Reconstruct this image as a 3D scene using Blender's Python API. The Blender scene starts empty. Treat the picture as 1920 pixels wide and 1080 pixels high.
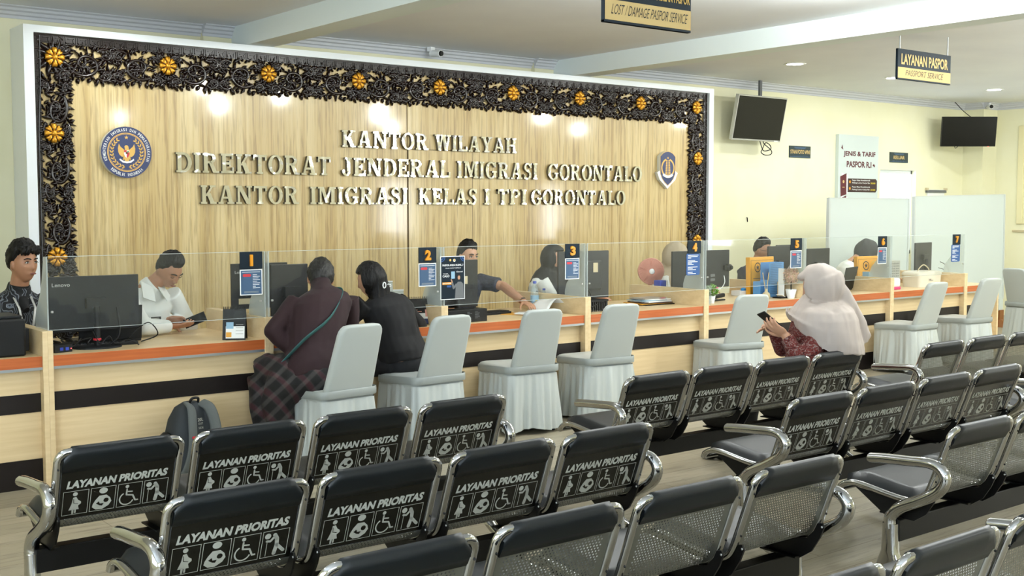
import bpy, bmesh, math, random
from mathutils import Matrix, Vector, Euler, noise
PI = math.pi
S = bpy.context.scene
C = S.collection
random.seed(7)

# ------------------------------------------------------------------ camera
cam_data = bpy.data.cameras.new('camera'); cam = bpy.data.objects.new('camera', cam_data); C.objects.link(cam)
cam_data.sensor_width = 36; cam_data.lens = 40.594; cam_data.clip_end = 100
cam.matrix_world = Matrix(((.786328, .042135, -.616370, 0), (-.617809, .053628, -.784497, 0), (0, .997672, .068201, 1.6), (0, 0, 0, 1)))
S.camera = cam
# ------------------------------------------------------------------ view and world
S.view_settings.view_transform = 'Standard'; S.view_settings.look = 'None'
S.view_settings.gamma = 1; S.view_settings.use_curve_mapping = False; S.view_settings.exposure = 0.22
W = bpy.data.worlds.new('World'); S.world = W; W.use_nodes = True
bg = W.node_tree.nodes['Background']; bg.inputs[0].default_value = (.80, .90, 1, 1); bg.inputs[1].default_value = 6.0

def area(name, loc, rot, sx, sy, power, col=(1, 1, 1)):
    l = bpy.data.lights.new(name, 'AREA'); l.shape = 'RECTANGLE'; l.size = sx; l.size_y = sy; l.energy = power; l.color = col
    o = bpy.data.objects.new(name, l); C.objects.link(o); o.location = loc; o.rotation_euler = rot; return o
# daylight and one added fill entering through the window openings of the hall (each lies inside its opening)
area('daylight_left', (-1.45, 1.0, 1.7), (0, -PI/2, 0), 1.6, 5.0, 90, (.80, .93, 1))
area('daylight_right', (16.55, -1.1, 1.52), (0, PI/2, 0), 1.2, .55, 60, (.95, .98, 1))
area('daylight_rear', (13.7, -2.95, 1.6), (PI/2, 0, 0), .7, 1.2, 70, (.9, .96, 1))
area('hall_fill', (1.4, -2.95, 1.75), (PI/2, 0, 0), 3.4, 1.6, 28, (.88, .95, 1))  # added ambient fill, its unseen opening set clear of panel reflections
# lamps of the ceiling: (x, y, watts)
LAMPS = [(10.30, 8.11, 15), (12.32, 8.22, 16), (14.57, 8.20, 16), (3.16, 8.55, 9)]
# dome lamps out of the view, few read from glare, most added as fill: (x, y, watts)
DOMES = [(6.79, 3.37, 75), (11.10, 1.01, 72), (13.96, 2.78, 60), (9.0, 4.0, 55), (11.6, 4.6, 92), (13.9, 5.4, 78), (6.9, 5.0, 66), (5.6, 5.6, 55), (2.6, 5.2, 24), (.1, 4.6, 22), (6.5, .3, 40), (9.6, 3.0, 50)]

# ------------------------------------------------------------------ materials
def lin(h):
    h = h.lstrip('#'); r = [int(h[i:i+2], 16) / 255 for i in (0, 2, 4)]
    return tuple(x/12.92 if x <= .04045 else ((x+.055)/1.055)**2.4 for x in r) + (1,)
def mat(name, col, rough=.5, metal=0, coat=0, spec=.5, sheen=0):
    m = bpy.data.materials.new(name); m.use_nodes = True
    b = m.node_tree.nodes['Principled BSDF']
    b.inputs['Base Color'].default_value = lin(col) if isinstance(col, str) else col
    b.inputs['Roughness'].default_value = rough; b.inputs['Metallic'].default_value = metal
    b.inputs['Coat Weight'].default_value = coat; b.inputs['Coat Roughness'].default_value = .08
    b.inputs['Specular IOR Level'].default_value = spec; b.inputs['Sheen Weight'].default_value = sheen
    return m
def nd(m, t, **kw):
    n = m.node_tree.nodes.new(t)
    for k, v in kw.items():
        if k in n.inputs: n.inputs[k].default_value = v
        else: setattr(n, k, v)
    return n
def ln(m, a, ao, b, bi): m.node_tree.links.new(a.outputs[ao], b.inputs[bi])
def bsdf(m): return m.node_tree.nodes['Principled BSDF']
def ramp(m, stops):
    r = nd(m, 'ShaderNodeValToRGB'); e = r.color_ramp.elements
    while len(e) < len(stops): e.new(.5)
    for i, (p, c) in enumerate(stops): e[i].position = p; e[i].color = lin(c) if isinstance(c, str) else c
    return r
def noisy(m, stops, scale=(1, 1, 1), nscale=5, detail=4, coord='Object', rough=.5, bump=0, distort=0):
    tc = nd(m, 'ShaderNodeTexCoord'); mp = nd(m, 'ShaderNodeMapping'); mp.inputs['Scale'].default_value = scale
    n = nd(m, 'ShaderNodeTexNoise', Scale=nscale, Detail=detail, Roughness=rough, Distortion=distort); r = ramp(m, stops)
    ln(m, tc, coord, mp, 'Vector'); ln(m, mp, 'Vector', n, 'Vector'); ln(m, n, 'Fac', r, 'Fac'); ln(m, r, 'Color', bsdf(m), 'Base Color')
    if bump:
        b = nd(m, 'ShaderNodeBump', Strength=bump, Distance=.01); ln(m, n, 'Fac', b, 'Height'); ln(m, b, 'Normal', bsdf(m), 'Normal')
    return n, r
M = {}
M['wall'] = mat('wall_paint', '#ebe8c8', .6); noisy(M['wall'], [(.3, '#e9e5c2'), (.7, '#edeacc')], nscale=2)
M['ceil'] = mat('ceiling_paint', '#e6e8ec', .7); noisy(M['ceil'], [(.3, '#e3e5ea'), (.7, '#e9ebef')], nscale=1.5)
M['beam'] = mat('beam_paint', '#e2ebea', .6)
M['cornice'] = mat('cornice_plaster', '#c9cbd0', .6)
M['whitealu'] = mat('white_aluminium_panel', '#e9eef2', .3)
M['cream'] = mat('cream_door_paint', '#e6ddb0', .45)
# floor: pale grey-brown vinyl planks
m = M['floor'] = mat('vinyl_plank_floor', '#9a9078', .38, spec=.45)
tc = nd(m, 'ShaderNodeTexCoord'); br = nd(m, 'ShaderNodeTexBrick', Scale=1.0)
br.inputs['Color1'].default_value = lin('#a9a08a'); br.inputs['Color2'].default_value = lin('#958c76'); br.inputs['Mortar'].default_value = lin('#7c735e')
br.inputs['Mortar Size'].default_value = .003; br.inputs['Brick Width'].default_value = 1.2; br.inputs['Row Height'].default_value = .18; br.offset = .37
mp = nd(m, 'ShaderNodeMapping'); mp.inputs['Scale'].default_value = (.9, 9, 1)
n = nd(m, 'ShaderNodeTexNoise', Scale=2.2, Detail=6, Roughness=.65); r = ramp(m, [(.3, '#6e6450'), (.5, '#ffffff'), (.75, '#d8cfb8')])
mx = nd(m, 'ShaderNodeMixRGB'); mx.blend_type = 'MULTIPLY'; mx.inputs['Fac'].default_value = .55
ln(m, tc, 'Object', br, 'Vector'); ln(m, tc, 'Object', mp, 'Vector'); ln(m, mp, 'Vector', n, 'Vector'); ln(m, n, 'Fac', r, 'Fac')
ln(m, br, 'Color', mx, 'Color1'); ln(m, r, 'Color', mx, 'Color2'); ln(m, mx, 'Color', bsdf(m), 'Base Color')
# glossy vertical-grain veneer
m = M['veneer'] = mat('glossy_striped_veneer', '#c2a567', .36, coat=.42); bsdf(m).inputs['Coat Roughness'].default_value = .085
tc = nd(m, 'ShaderNodeTexCoord'); mp = nd(m, 'ShaderNodeMapping'); mp.inputs['Scale'].default_value = (1, 1, .012)
n1 = nd(m, 'ShaderNodeTexNoise', Scale=26, Detail=5, Roughness=.7); n2 = nd(m, 'ShaderNodeTexNoise', Scale=3.2, Detail=2)
r1 = ramp(m, [(.30, '#b29661'), (.46, '#d2ba84'), (.60, '#dcc896'), (.75, '#c4a976')]); r2 = ramp(m, [(.3, '#d5c49c'), (.7, '#ffffff')])
mx = nd(m, 'ShaderNodeMixRGB'); mx.blend_type = 'MULTIPLY'; mx.inputs['Fac'].default_value = .6
mp2 = nd(m, 'ShaderNodeMapping'); mp2.inputs['Scale'].default_value = (1, 1, .06); n3 = nd(m, 'ShaderNodeTexNoise', Scale=55, Detail=3); r3 = ramp(m, [(.36, '#8d7145'), (.5, '#ffffff')])
mx3 = nd(m, 'ShaderNodeMixRGB'); mx3.blend_type = 'MULTIPLY'; mx3.inputs['Fac'].default_value = .35
ln(m, tc, 'Object', mp, 'Vector'); ln(m, tc, 'Object', mp2, 'Vector'); ln(m, mp, 'Vector', n1, 'Vector'); ln(m, mp, 'Vector', n2, 'Vector'); ln(m, mp2, 'Vector', n3, 'Vector')
ln(m, n1, 'Fac', r1, 'Fac'); ln(m, n2, 'Fac', r2, 'Fac'); ln(m, n3, 'Fac', r3, 'Fac')
ln(m, r1, 'Color', mx, 'Color1'); ln(m, r2, 'Color', mx, 'Color2'); ln(m, mx, 'Color', mx3, 'Color1'); ln(m, r3, 'Color', mx3, 'Color2'); ln(m, mx3, 'Color', bsdf(m), 'Base Color')
M['groove'] = mat('dark_veneer_joint', '#5b4725', .5)
M['carve'] = mat('dark_lacquered_carving', '#1d100d', .25, coat=.4)
M['gold'] = mat('gold_paint', '#d79a2c', .32, metal=.55)
M['chrome'] = mat('chrome', '#b9b9b8', .08, metal=1)
M['mirror'] = mat('polished_steel_letters', '#cfcdc8', .10, metal=1); tc = nd(M['mirror'], 'ShaderNodeTexCoord'); n = nd(M['mirror'], 'ShaderNodeTexNoise', Scale=9, Detail=1.5); b = nd(M['mirror'], 'ShaderNodeBump', Strength=.45, Distance=.02); ln(M['mirror'], tc, 'Object', n, 'Vector'); ln(M['mirror'], n, 'Fac', b, 'Height'); ln(M['mirror'], b, 'Normal', bsdf(M['mirror']), 'Normal')
M['steelside'] = mat('brushed_steel_edge', '#77756c', .3, metal=.8)
M['alu'] = mat('aluminium_strip', '#b9bfc2', .3, metal=.7)
M['lam'] = mat('pale_maple_laminate', '#e0c79b', .38); noisy(M['lam'], [(.3, '#d9bf92'), (.7, '#e5cda2')], scale=(.6, 6, 14), nscale=3)
M['orange'] = mat('orange_wood_edge', '#b8602f', .35); noisy(M['orange'], [(.3, '#ab5527'), (.7, '#c36a37')], scale=(.5, 4, 14), nscale=5)
M['dark'] = mat('dark_wenge_band', '#1a1412', .5, spec=.3)
M['black'] = mat('black_plastic', '#0e0f10', .45, spec=.35)
M['blackgloss'] = mat('black_gloss_screen', '#060709', .15, spec=.3)
M['charcoal'] = mat('charcoal_plastic', '#16181a', .5, spec=.3)
M['greyp'] = mat('grey_plastic', '#66696c', .5)
M['darkgreyp'] = mat('dark_grey_plastic', '#2f3031', .5, spec=.3)
M['silver'] = mat('silver_plastic', '#b4b4b0', .3, metal=.4)
M['white'] = mat('white_plastic', '#eceeee', .4)
M['paper'] = mat('white_paper', '#f1f2f0', .7)
M['cream_p'] = mat('cream_plastic', '#e3ddcd', .4)
M['leather'] = mat('black_vinyl', '#0a1013', .42, spec=.4)
M['blackpaint'] = mat('black_powder_coat', '#070707', .4, spec=.3)
M['sticker'] = mat('black_vinyl_sticker', '#0b0b08', .24, spec=.5)
M['print'] = mat('pale_print', '#a9aaa0', .5)
M['navy'] = mat('navy_board', '#1a2630', .55, spec=.15)
M['tealdk'] = mat('dark_teal_sign', '#21343a', .3)
M['sand'] = mat('sand_print', '#cdb27a', .6, spec=.15)
M['goldprint'] = mat('gold_print', '#cfa84f', .35)
M['amber'] = mat('amber_digit', '#e0951d', .3)
M['bluep'] = mat('blue_poster', '#3b5878', .45)
M['blueb'] = mat('bright_blue_poster', '#1c4e8c', .4)
M['red'] = mat('red_print', '#c5303b', .45)
M['maroonp'] = mat('maroon_print', '#5a1a28', .45)
M['brownp'] = mat('dark_brown_print', '#3a2524', .45)
M['yellowp'] = mat('yellow_print', '#d9c22f', .5)
M['emb_navy'] = mat('emblem_navy', '#2a3866', .4)
M['emb_gold'] = mat('emblem_gold', '#e0b35c', .45)
M['emb_side'] = mat('emblem_white_rim', '#dfe0d6', .4)
M['green'] = mat('green_print', '#3f8a4a', .5)
M['satin'] = mat('white_satin_skirt', '#b9bfbc', .32, sheen=.1)
M['cloth'] = mat('white_satin_cover', '#b4bab6', .40, sheen=.2)
M['sash'] = mat('grey_satin_band', '#999f9c', .36)
M['board'] = mat('white_board_face', '#ccd6d4', .3)
M['boardframe'] = mat('board_frame', '#c7cdca', .35)
M['brownwood'] = mat('brown_wood_foot', '#8a5524', .45)
M['yellowf'] = mat('yellow_folder', '#e0a02c', .45)
M['bluebox'] = mat('blue_plastic', '#5c97cf', .42)
M['bluec'] = mat('blue_cap', '#2740a8', .4)
M['bluet'] = mat('blue_tissue_pack', '#2f8ad2', .4)
M['pink'] = mat('pink_plastic', '#d99a88', .4)
M['pinkdark'] = mat('pink_fan_blade', '#c98070', .45)
M['hotpink'] = mat('hot_pink', '#d8427a', .45)
M['lime'] = mat('lime_plastic', '#b5d53a', .4)
M['leaf'] = mat('green_leaf', '#6c9a3a', .5)
M['flower'] = mat('dried_flower', '#c8ab92', .8); noisy(M['flower'], [(.3, '#b59a6e'), (.5, '#d3b9a2'), (.7, '#d79a92')], nscale=60)
M['beige'] = mat('beige_panel', '#c9bb98', .5)
M['screenblue'] = mat('blue_screen_print', '#8fb4cc', .3)
M['bulb'] = mat('lamp_diffuser', '#ffffff', .4); bsdf(M['bulb']).inputs['Emission Color'].default_value = (1, .98, .93, 1); bsdf(M['bulb']).inputs['Emission Strength'].default_value = 14
M['led'] = mat('red_led', '#ff3030', .4); bsdf(M['led']).inputs['Emission Color'].default_value = (1, .1, .1, 1); bsdf(M['led']).inputs['Emission Strength'].default_value = 3
# clear acrylic sheet
def clear(name, tint, gl, haze):
    m = bpy.data.materials.new(name); m.use_nodes = True; nt = m.node_tree; nt.nodes.remove(bsdf(m)); out = nt.nodes['Material Output']
    tr = nd(m, 'ShaderNodeBsdfTransparent'); tr.inputs[0].default_value = tint
    g = nd(m, 'ShaderNodeBsdfGlossy', Roughness=.03); d = nd(m, 'ShaderNodeBsdfDiffuse'); d.inputs[0].default_value = (.8, .85, .84, 1)
    fr = nd(m, 'ShaderNodeFresnel', IOR=1.45); geo = nd(m, 'ShaderNodeNewGeometry'); fc = nd(m, 'ShaderNodeMath'); fc.operation = 'SUBTRACT'; fc.inputs[0].default_value = gl; ln(m, geo, 'Backfacing', fc, 1); fc.use_clamp = True; a = nd(m, 'ShaderNodeMixShader'); b = nd(m, 'ShaderNodeMixShader'); a.inputs[0].default_value = haze
    mu = nd(m, 'ShaderNodeMath'); mu.operation = 'MULTIPLY'; ln(m, fc, 0, mu, 1)
    ln(m, fr, 0, mu, 0); nt.links.new(tr.outputs[0], a.inputs[1]); nt.links.new(d.outputs[0], a.inputs[2])
    ln(m, mu, 0, b, 0); nt.links.new(a.outputs[0], b.inputs[1]); nt.links.new(g.outputs[0], b.inputs[2]); nt.links.new(b.outputs[0], out.inputs[0])
    return m
M['glass'] = clear('clear_acrylic', (.97, .98, .975, 1), .9, .014)
M['edge'] = clear('acrylic_edge', (.8, .85, .83, 1), .8, .45)
M['bottle'] = clear('clear_bottle_plastic', (.86, .92, .94, 1), 1, .16)
M['pane'] = clear('window_glass', (.95, .97, 1, 1), 1, .02)
# perforated sheet metal: holes cut with the sheet's own metre grid
m = M['perf'] = mat('perforated_grey_sheet', '#85867d', .32, metal=.75)
uv = nd(m, 'ShaderNodeUVMap'); nt = m.node_tree
def mth(op, a, b=None):
    x = nd(m, 'ShaderNodeMath'); x.operation = op
    for i, v in enumerate((a, b)):
        if v is None: continue
        if isinstance(v, (int, float)): x.inputs[i].default_value = v
        else: nt.links.new(v, x.inputs[i])
    return x.outputs[0]
sp = nd(m, 'ShaderNodeSeparateXYZ'); ln(m, uv, 0, sp, 0)
row = mth('MULTIPLY', sp.outputs[1], 100); par = mth('MULTIPLY', mth('MODULO', mth('FLOOR', row), 2), .5)
cx_ = mth('SUBTRACT', mth('FRACT', mth('ADD', mth('MULTIPLY', sp.outputs[0], 80), par)), .5); cy_ = mth('SUBTRACT', mth('FRACT', row), .5)
dd = mth('ADD', mth('MULTIPLY', cx_, cx_), mth('MULTIPLY', mth('MULTIPLY', cy_, cy_), .64)); hole = mth('LESS_THAN', dd, .05)
inx = mth('LESS_THAN', mth('ABSOLUTE', sp.outputs[0]), .185); hole = mth('MULTIPLY', hole, inx)
tr = nd(m, 'ShaderNodeBsdfTransparent'); mixs = nd(m, 'ShaderNodeMixShader'); nt.links.new(hole, mixs.inputs[0])
nt.links.new(bsdf(m).outputs[0], mixs.inputs[1]); nt.links.new(tr.outputs[0], mixs.inputs[2]); nt.links.new(mixs.outputs[0], nt.nodes['Material Output'].inputs[0])
# people
M['skin'] = mat('warm_brown_skin', '#a8795c', .5); M['skin2'] = mat('light_brown_skin', '#bd8f72', .5)
for k in ('skin', 'skin2'): bsdf(M[k]).inputs['Subsurface Weight'].default_value = .08; bsdf(M[k]).inputs['Subsurface Radius'].default_value = (.02, .008, .004)
M['lip'] = mat('lip', '#7d4a42', .5); M['eyew'] = mat('eye_white', '#ddd8d0', .25); M['iris'] = mat('dark_iris', '#140d0a', .15)
M['hair'] = mat('black_hair', '#0d0c0c', .5, spec=.3); noisy(M['hair'], [(.35, '#060505'), (.7, '#141211')], scale=(1, 1, .18), nscale=160, bump=.6)
M['hairgrey'] = mat('greying_hair', '#26241f', .5); noisy(M['hairgrey'], [(.42, '#0d0c0a'), (.62, '#1d1b17'), (.78, '#56534b')], scale=(1, 1, .1), nscale=150, bump=.6)
M['shirtw'] = mat('white_shirt', '#dfe2de', .75); M['maroon'] = mat('maroon_shirt', '#260f14', .85, sheen=.03); M['blackc'] = mat('black_cloth', '#0e0e10', .85)
M['navyc'] = mat('navy_cloth', '#22263a', .85); noisy(M['navyc'], [(.45, '#1f2334'), (.62, '#343a4e')], nscale=60)
M['trous'] = mat('dark_trousers', '#1b1c20', .85); M['teal'] = mat('teal_strap', '#2c5c5a', .7)
M['bla_hijab'] = mat('black_scarf', '#121314', .7); M['bei_hijab'] = mat('beige_scarf', '#b5a58c', .8); M['dk_hijab'] = mat('charcoal_scarf', '#35373a', .75)
M['hijab'] = mat('pale_pinkish_grey_scarf', '#b8aca4', .8)
m = M['batik'] = mat('black_white_batik', '#222222', .8); tc = nd(m, 'ShaderNodeTexCoord'); wv = nd(m, 'ShaderNodeTexWave', Scale=5, Distortion=18, Detail=2)
r = ramp(m, [(.40, '#0e0f13'), (.50, '#a9b0b6'), (.58, '#0e0f13'), (.74, '#6f7884'), (.84, '#101116')]); wv.inputs['Detail Scale'].default_value = 1.6; ln(m, tc, 'Object', wv, 'Vector'); ln(m, wv, 'Fac', r, 'Fac'); ln(m, r, 'Color', bsdf(m), 'Base Color')
m = M['redbatik'] = mat('red_brown_batik', '#5c1f1c', .85); tc = nd(m, 'ShaderNodeTexCoord'); n = nd(m, 'ShaderNodeTexNoise', Scale=26, Detail=5, Distortion=2.5, Roughness=.6)
r = ramp(m, [(.40, '#3a1412'), (.49, '#7a2822'), (.54, '#5c2a26'), (.60, '#9c8a84'), (.66, '#4a1a18')]); mp = nd(m, 'ShaderNodeMapping'); mp.inputs['Scale'].default_value = (1, 1, 1.6); ln(m, tc, 'Object', mp, 0); ln(m, mp, 0, n, 'Vector'); ln(m, n, 'Fac', r, 'Fac'); ln(m, r, 'Color', bsdf(m), 'Base Color')
m = M['plaid'] = mat('dark_plaid', '#2a2426', .85); tc = nd(m, 'ShaderNodeTexCoord'); mp = nd(m, 'ShaderNodeMapping'); mp.inputs['Rotation'].default_value = (.5, .6, .4)
w1 = nd(m, 'ShaderNodeTexWave', Scale=3.2, Distortion=1.2); w2 = nd(m, 'ShaderNodeTexWave', Scale=4.1, Distortion=1.2); w2.bands_direction = 'Z'
r1 = ramp(m, [(.55, '#0d0c0d'), (.75, '#37312f'), (.9, '#4a2028')]); r2 = ramp(m, [(.6, '#100f10'), (.88, '#4a4846')]); mx = nd(m, 'ShaderNodeMixRGB'); mx.inputs['Fac'].default_value = .5
ln(m, tc, 'Object', mp, 0); ln(m, mp, 0, w1, 'Vector'); ln(m, mp, 0, w2, 'Vector'); ln(m, w1, 'Fac', r1, 'Fac'); ln(m, w2, 'Fac', r2, 'Fac'); ln(m, r1, 0, mx, 'Color1'); ln(m, r2, 0, mx, 'Color2'); ln(m, mx, 0, bsdf(m), 'Base Color')
M['bagcloth'] = mat('dark_grey_backpack_nylon', '#2c3236', .75); M['bagstrap'] = mat('grey_mesh_strap', '#565b5a', .8)

# ------------------------------------------------------------------ mesh builder
_txt = {}
def txt2d(s, bold=0):
    if (s, bold) not in _txt:
        cu = bpy.data.curves.new('t', 'FONT'); cu.body = s; cu.size = 1; cu.offset = bold; cu.resolution_u = 3
        ob = bpy.data.objects.new('t', cu); me = ob.to_mesh()
        vs = [(v.co.x, v.co.y) for v in me.vertices]; fs = [tuple(p.vertices) for p in me.polygons]
        ob.to_mesh_clear(); bpy.data.objects.remove(ob); bpy.data.curves.remove(cu); _txt[(s, bold)] = (vs, fs)
    return _txt[(s, bold)]
FRONT = Matrix(((1, 0, 0, 0), (0, 0, -1, 0), (0, 1, 0, 0), (0, 0, 0, 1)))   # drawing plane x-right, y-up turned to face -Y
class MB:
    def __init__(s): s.v = []; s.f = []; s.m = []; s.s = []; s.mats = []; s.M = Matrix(); s.uv = {}
    def mi(s, mt):
        if mt not in s.mats: s.mats.append(mt)
        return s.mats.index(mt)
    def add(s, vs, fs, mt, smooth=False, uvs=None):
        b = len(s.v); s.v += [s.M @ Vector(v) for v in vs]; i = s.mi(mt)
        if uvs:
            for k, u in enumerate(uvs): s.uv[b+k] = u
        for f in fs: s.f.append([b+k for k in f]); s.m.append(i); s.s.append(smooth)
    def box(s, x0, x1, y0, y1, z0, z1, mt):
        s.add([(x0, y0, z0), (x1, y0, z0), (x1, y1, z0), (x0, y1, z0), (x0, y0, z1), (x1, y0, z1), (x1, y1, z1), (x0, y1, z1)],
              [(3, 2, 1, 0), (4, 5, 6, 7), (0, 1, 5, 4), (1, 2, 6, 5), (2, 3, 7, 6), (3, 0, 4, 7)], mt)
    def prism(s, poly, z0, z1, mt, side=None):
        n = len(poly); a = sum(poly[i][0]*poly[(i+1) % n][1]-poly[(i+1) % n][0]*poly[i][1] for i in range(n))
        if a < 0: poly = poly[::-1]
        s.add([(x, y, z1) for x, y in poly], [tuple(range(n))], mt)
        s.add([(x, y, z0) for x, y in poly], [tuple(range(n))[::-1]], side or mt)
        s.add([(x, y, z0) for x, y in poly]+[(x, y, z1) for x, y in poly], [(i, (i+1) % n, n+(i+1) % n, n+i) for i in range(n)], side or mt)
    def poly(s, p, z, mt):
        n = len(p); a = sum(p[i][0]*p[(i+1) % n][1]-p[(i+1) % n][0]*p[i][1] for i in range(n))
        s.add([(x, y, z) for x, y in (p if a > 0 else p[::-1])], [tuple(range(n))], mt)
    def rect(s, x0, x1, y0, y1, z, mt): s.poly([(x0, y0), (x1, y0), (x1, y1), (x0, y1)], z, mt)
    def disc(s, cx, cy, r, z, mt, n=20, ry=None, rot=0):
        ry = ry or r; c, q = math.cos(rot), math.sin(rot)
        s.poly([(cx+r*math.cos(t)*c-ry*math.sin(t)*q, cy+r*math.cos(t)*q+ry*math.sin(t)*c) for t in [2*PI*i/n for i in range(n)]], z, mt)
    def stroke(s, pts, w, z, mt, cap=True):
        for (x0, y0), (x1, y1) in zip(pts, pts[1:]):
            d = math.hypot(x1-x0, y1-y0) or 1; nx, ny = -(y1-y0)/d*w/2, (x1-x0)/d*w/2
            s.poly([(x0+nx, y0+ny), (x0-nx, y0-ny), (x1-nx, y1-ny), (x1+nx, y1+ny)], z, mt)
        if cap:
            for x, y in pts: s.disc(x, y, w/2, z, mt, 10)
    def ring(s, cx, cy, r0, r1, z, mt, n=48, a0=0, a1=2*PI):
        vs = []; fs = []
        for i in range(n+1):
            t = a0+(a1-a0)*i/n; vs += [(cx+r0*math.cos(t), cy+r0*math.sin(t), z), (cx+r1*math.cos(t), cy+r1*math.sin(t), z)]
        for i in range(n): fs.append((2*i, 2*i+1, 2*i+3, 2*i+2))
        s.add(vs, fs, mt)
    def frame(s, x0, x1, y0, y1, w, z, mt):
        s.rect(x0, x1, y0, y0+w, z, mt); s.rect(x0, x1, y1-w, y1, z, mt); s.rect(x0, x0+w, y0+w, y1-w, z, mt); s.rect(x1-w, x1, y0+w, y1-w, z, mt)
    def text(s, t, x0, x1, y0, y1, z, mt, bold=0, shear=0, depth=0):
        vs, fs = txt2d(t, bold)
        if not vs: return
        ax, bx = min(v[0] for v in vs), max(v[0] for v in vs); ay, by = min(v[1] for v in vs), max(v[1] for v in vs)
        kx, ky = (x1-x0)/(bx-ax or 1), (y1-y0)/(by-ay or 1)
        s.add([(x0+(v[0]-ax)*kx+shear*(v[1]-ay)*ky, y0+(v[1]-ay)*ky, z) for v in vs], fs, mt)
    def tube(s, pts, r, mt, n=8, ry=None, up=(0, 0, 1), caps=True, closed=False):
        pts = [Vector(p) for p in pts]; L = len(pts); vs = []; fs = []; pu = None
        for i, p in enumerate(pts):
            t = (pts[(i+1) % L]-pts[i-1]) if closed else pts[min(i+1, L-1)]-pts[max(i-1, 0)]
            t = t.normalized() if t.length > 1e-9 else Vector((0, 0, 1))
            u = Vector(up) if pu is None else pu
            if abs(t.dot(u)) > .95 and pu is None: u = Vector((1, 0, 0)) if abs(t.x) < .9 else Vector((0, 1, 0))
            sd = t.cross(u).normalized(); u = sd.cross(t).normalized(); pu = u
            a = r[i] if isinstance(r, (list, tuple)) else r; b = (ry[i] if isinstance(ry, (list, tuple)) else ry) if ry else a
            for k in range(n): q = 2*PI*k/n; vs.append(p+sd*a*math.cos(q)+u*b*math.sin(q))
        for i in range(L if closed else L-1):
            for k in range(n): j = (i+1) % L; fs.append((i*n+k, i*n+(k+1) % n, j*n+(k+1) % n, j*n+k))
        s.add(vs, fs, mt, True)
        if caps and not closed: s.add(vs[:n], [tuple(range(n))[::-1]], mt); s.add(vs[-n:], [tuple(range(n))], mt)
    def lathe(s, prof, mt, c=(0, 0, 0), n=24, smooth=True, sx=1, sy=1):
        vs = []; fs = []; L = len(prof)
        for r, z in prof:
            for k in range(n): vs.append((c[0]+r*sx*math.cos(2*PI*k/n), c[1]+r*sy*math.sin(2*PI*k/n), c[2]+z))
        for i in range(L-1):
            for k in range(n): fs.append((i*n+k, i*n+(k+1) % n, (i+1)*n+(k+1) % n, (i+1)*n+k))
        s.add(vs, fs, mt, smooth)
        if prof[0][0] > 1e-4: s.add(vs[:n], [tuple(range(n))[::-1]], mt)
        if prof[-1][0] > 1e-4: s.add(vs[-n:], [tuple(range(n))], mt)
    def sphere(s, fn, mt, nu=24, nv=16):
        vs = []; fs = []
        for j in range(nv+1):
            b = PI*j/nv-PI/2
            for i in range(nu): a = 2*PI*i/nu; vs.append(fn(Vector((math.cos(a)*math.cos(b), math.sin(a)*math.cos(b), math.sin(b)))))
        for j in range(nv):
            for i in range(nu): fs.append((j*nu+i, j*nu+(i+1) % nu, (j+1)*nu+(i+1) % nu, (j+1)*nu+i))
        s.add(vs, fs, mt, True)
    def ell(s, c, r, mt, nu=16, nv=10, R=None):
        c = Vector(c); r = (r, r, r) if isinstance(r, (int, float)) else r
        def fn(d):
            p = Vector((d.x*r[0], d.y*r[1], d.z*r[2])); return c+(R @ p if R else p)
        s.sphere(fn, mt, nu, nv)
    def loft(s, rings, mt, caps=True, smooth=True):
        n = len(rings[0]); vs = [p for r in rings for p in r]; fs = []
        for i in range(len(rings)-1):
            for k in range(n): fs.append((i*n+k, i*n+(k+1) % n, (i+1)*n+(k+1) % n, (i+1)*n+k))
        s.add(vs, fs, mt, smooth)
        if caps: s.add(rings[0], [tuple(range(n))[::-1]], mt); s.add(rings[-1], [tuple(range(n))], mt)
    def grid(s, fn, nu, nv, mt, smooth=True, uvf=None):
        vs = [fn(i/nu, j/nv) for j in range(nv+1) for i in range(nu+1)]; w = nu+1
        uvs = [uvf(i/nu, j/nv) for j in range(nv+1) for i in range(nu+1)] if uvf else None
        s.add(vs, [(j*w+i, j*w+i+1, (j+1)*w+i+1, (j+1)*w+i) for j in range(nv) for i in range(nu)], mt, smooth, uvs)
    def mesh(s, name):
        me = bpy.data.meshes.new(name); me.from_pydata([tuple(v) for v in s.v], [], s.f)
        for mt in s.mats: me.materials.append(mt)
        me.polygons.foreach_set('material_index', s.m); me.polygons.foreach_set('use_smooth', s.s)
        if s.uv:
            l = me.uv_layers.new(name='UVMap')
            for lp in me.loops: l.data[lp.index].uv = s.uv.get(lp.vertex_index, (0, 0))
        me.update(); return me
    def build(s, name, parent=None, bevel=0, solid=0, sub=0):
        o = bpy.data.objects.new(name, s.mesh(name)); C.objects.link(o)
        if parent: o.parent = parent
        if solid: k = o.modifiers.new('s', 'SOLIDIFY'); k.thickness = solid; k.offset = 0
        if sub: k = o.modifiers.new('u', 'SUBSURF'); k.levels = sub; k.render_levels = sub
        if bevel: k = o.modifiers.new('b', 'BEVEL'); k.width = bevel; k.segments = 2; k.limit_method = 'ANGLE'; k.angle_limit = .7
        return o
def T(x, y, z, rz=0, rx=0, ry=0): return Matrix.Translation((x, y, z)) @ Euler((rx, ry, rz)).to_matrix().to_4x4()
def tag(o, label, cat, group=None, kind=None):
    o['label'] = label; o['category'] = cat
    if group: o['group'] = group
    if kind: o['kind'] = kind
    return o
def thing(name, label, cat, loc=(0, 0, 0), rz=0, group=None):
    o = bpy.data.objects.new(name, None); C.objects.link(o); o.location = loc; o.rotation_euler = (0, 0, rz); o.empty_display_size = .1
    return tag(o, label, cat, group)
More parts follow.
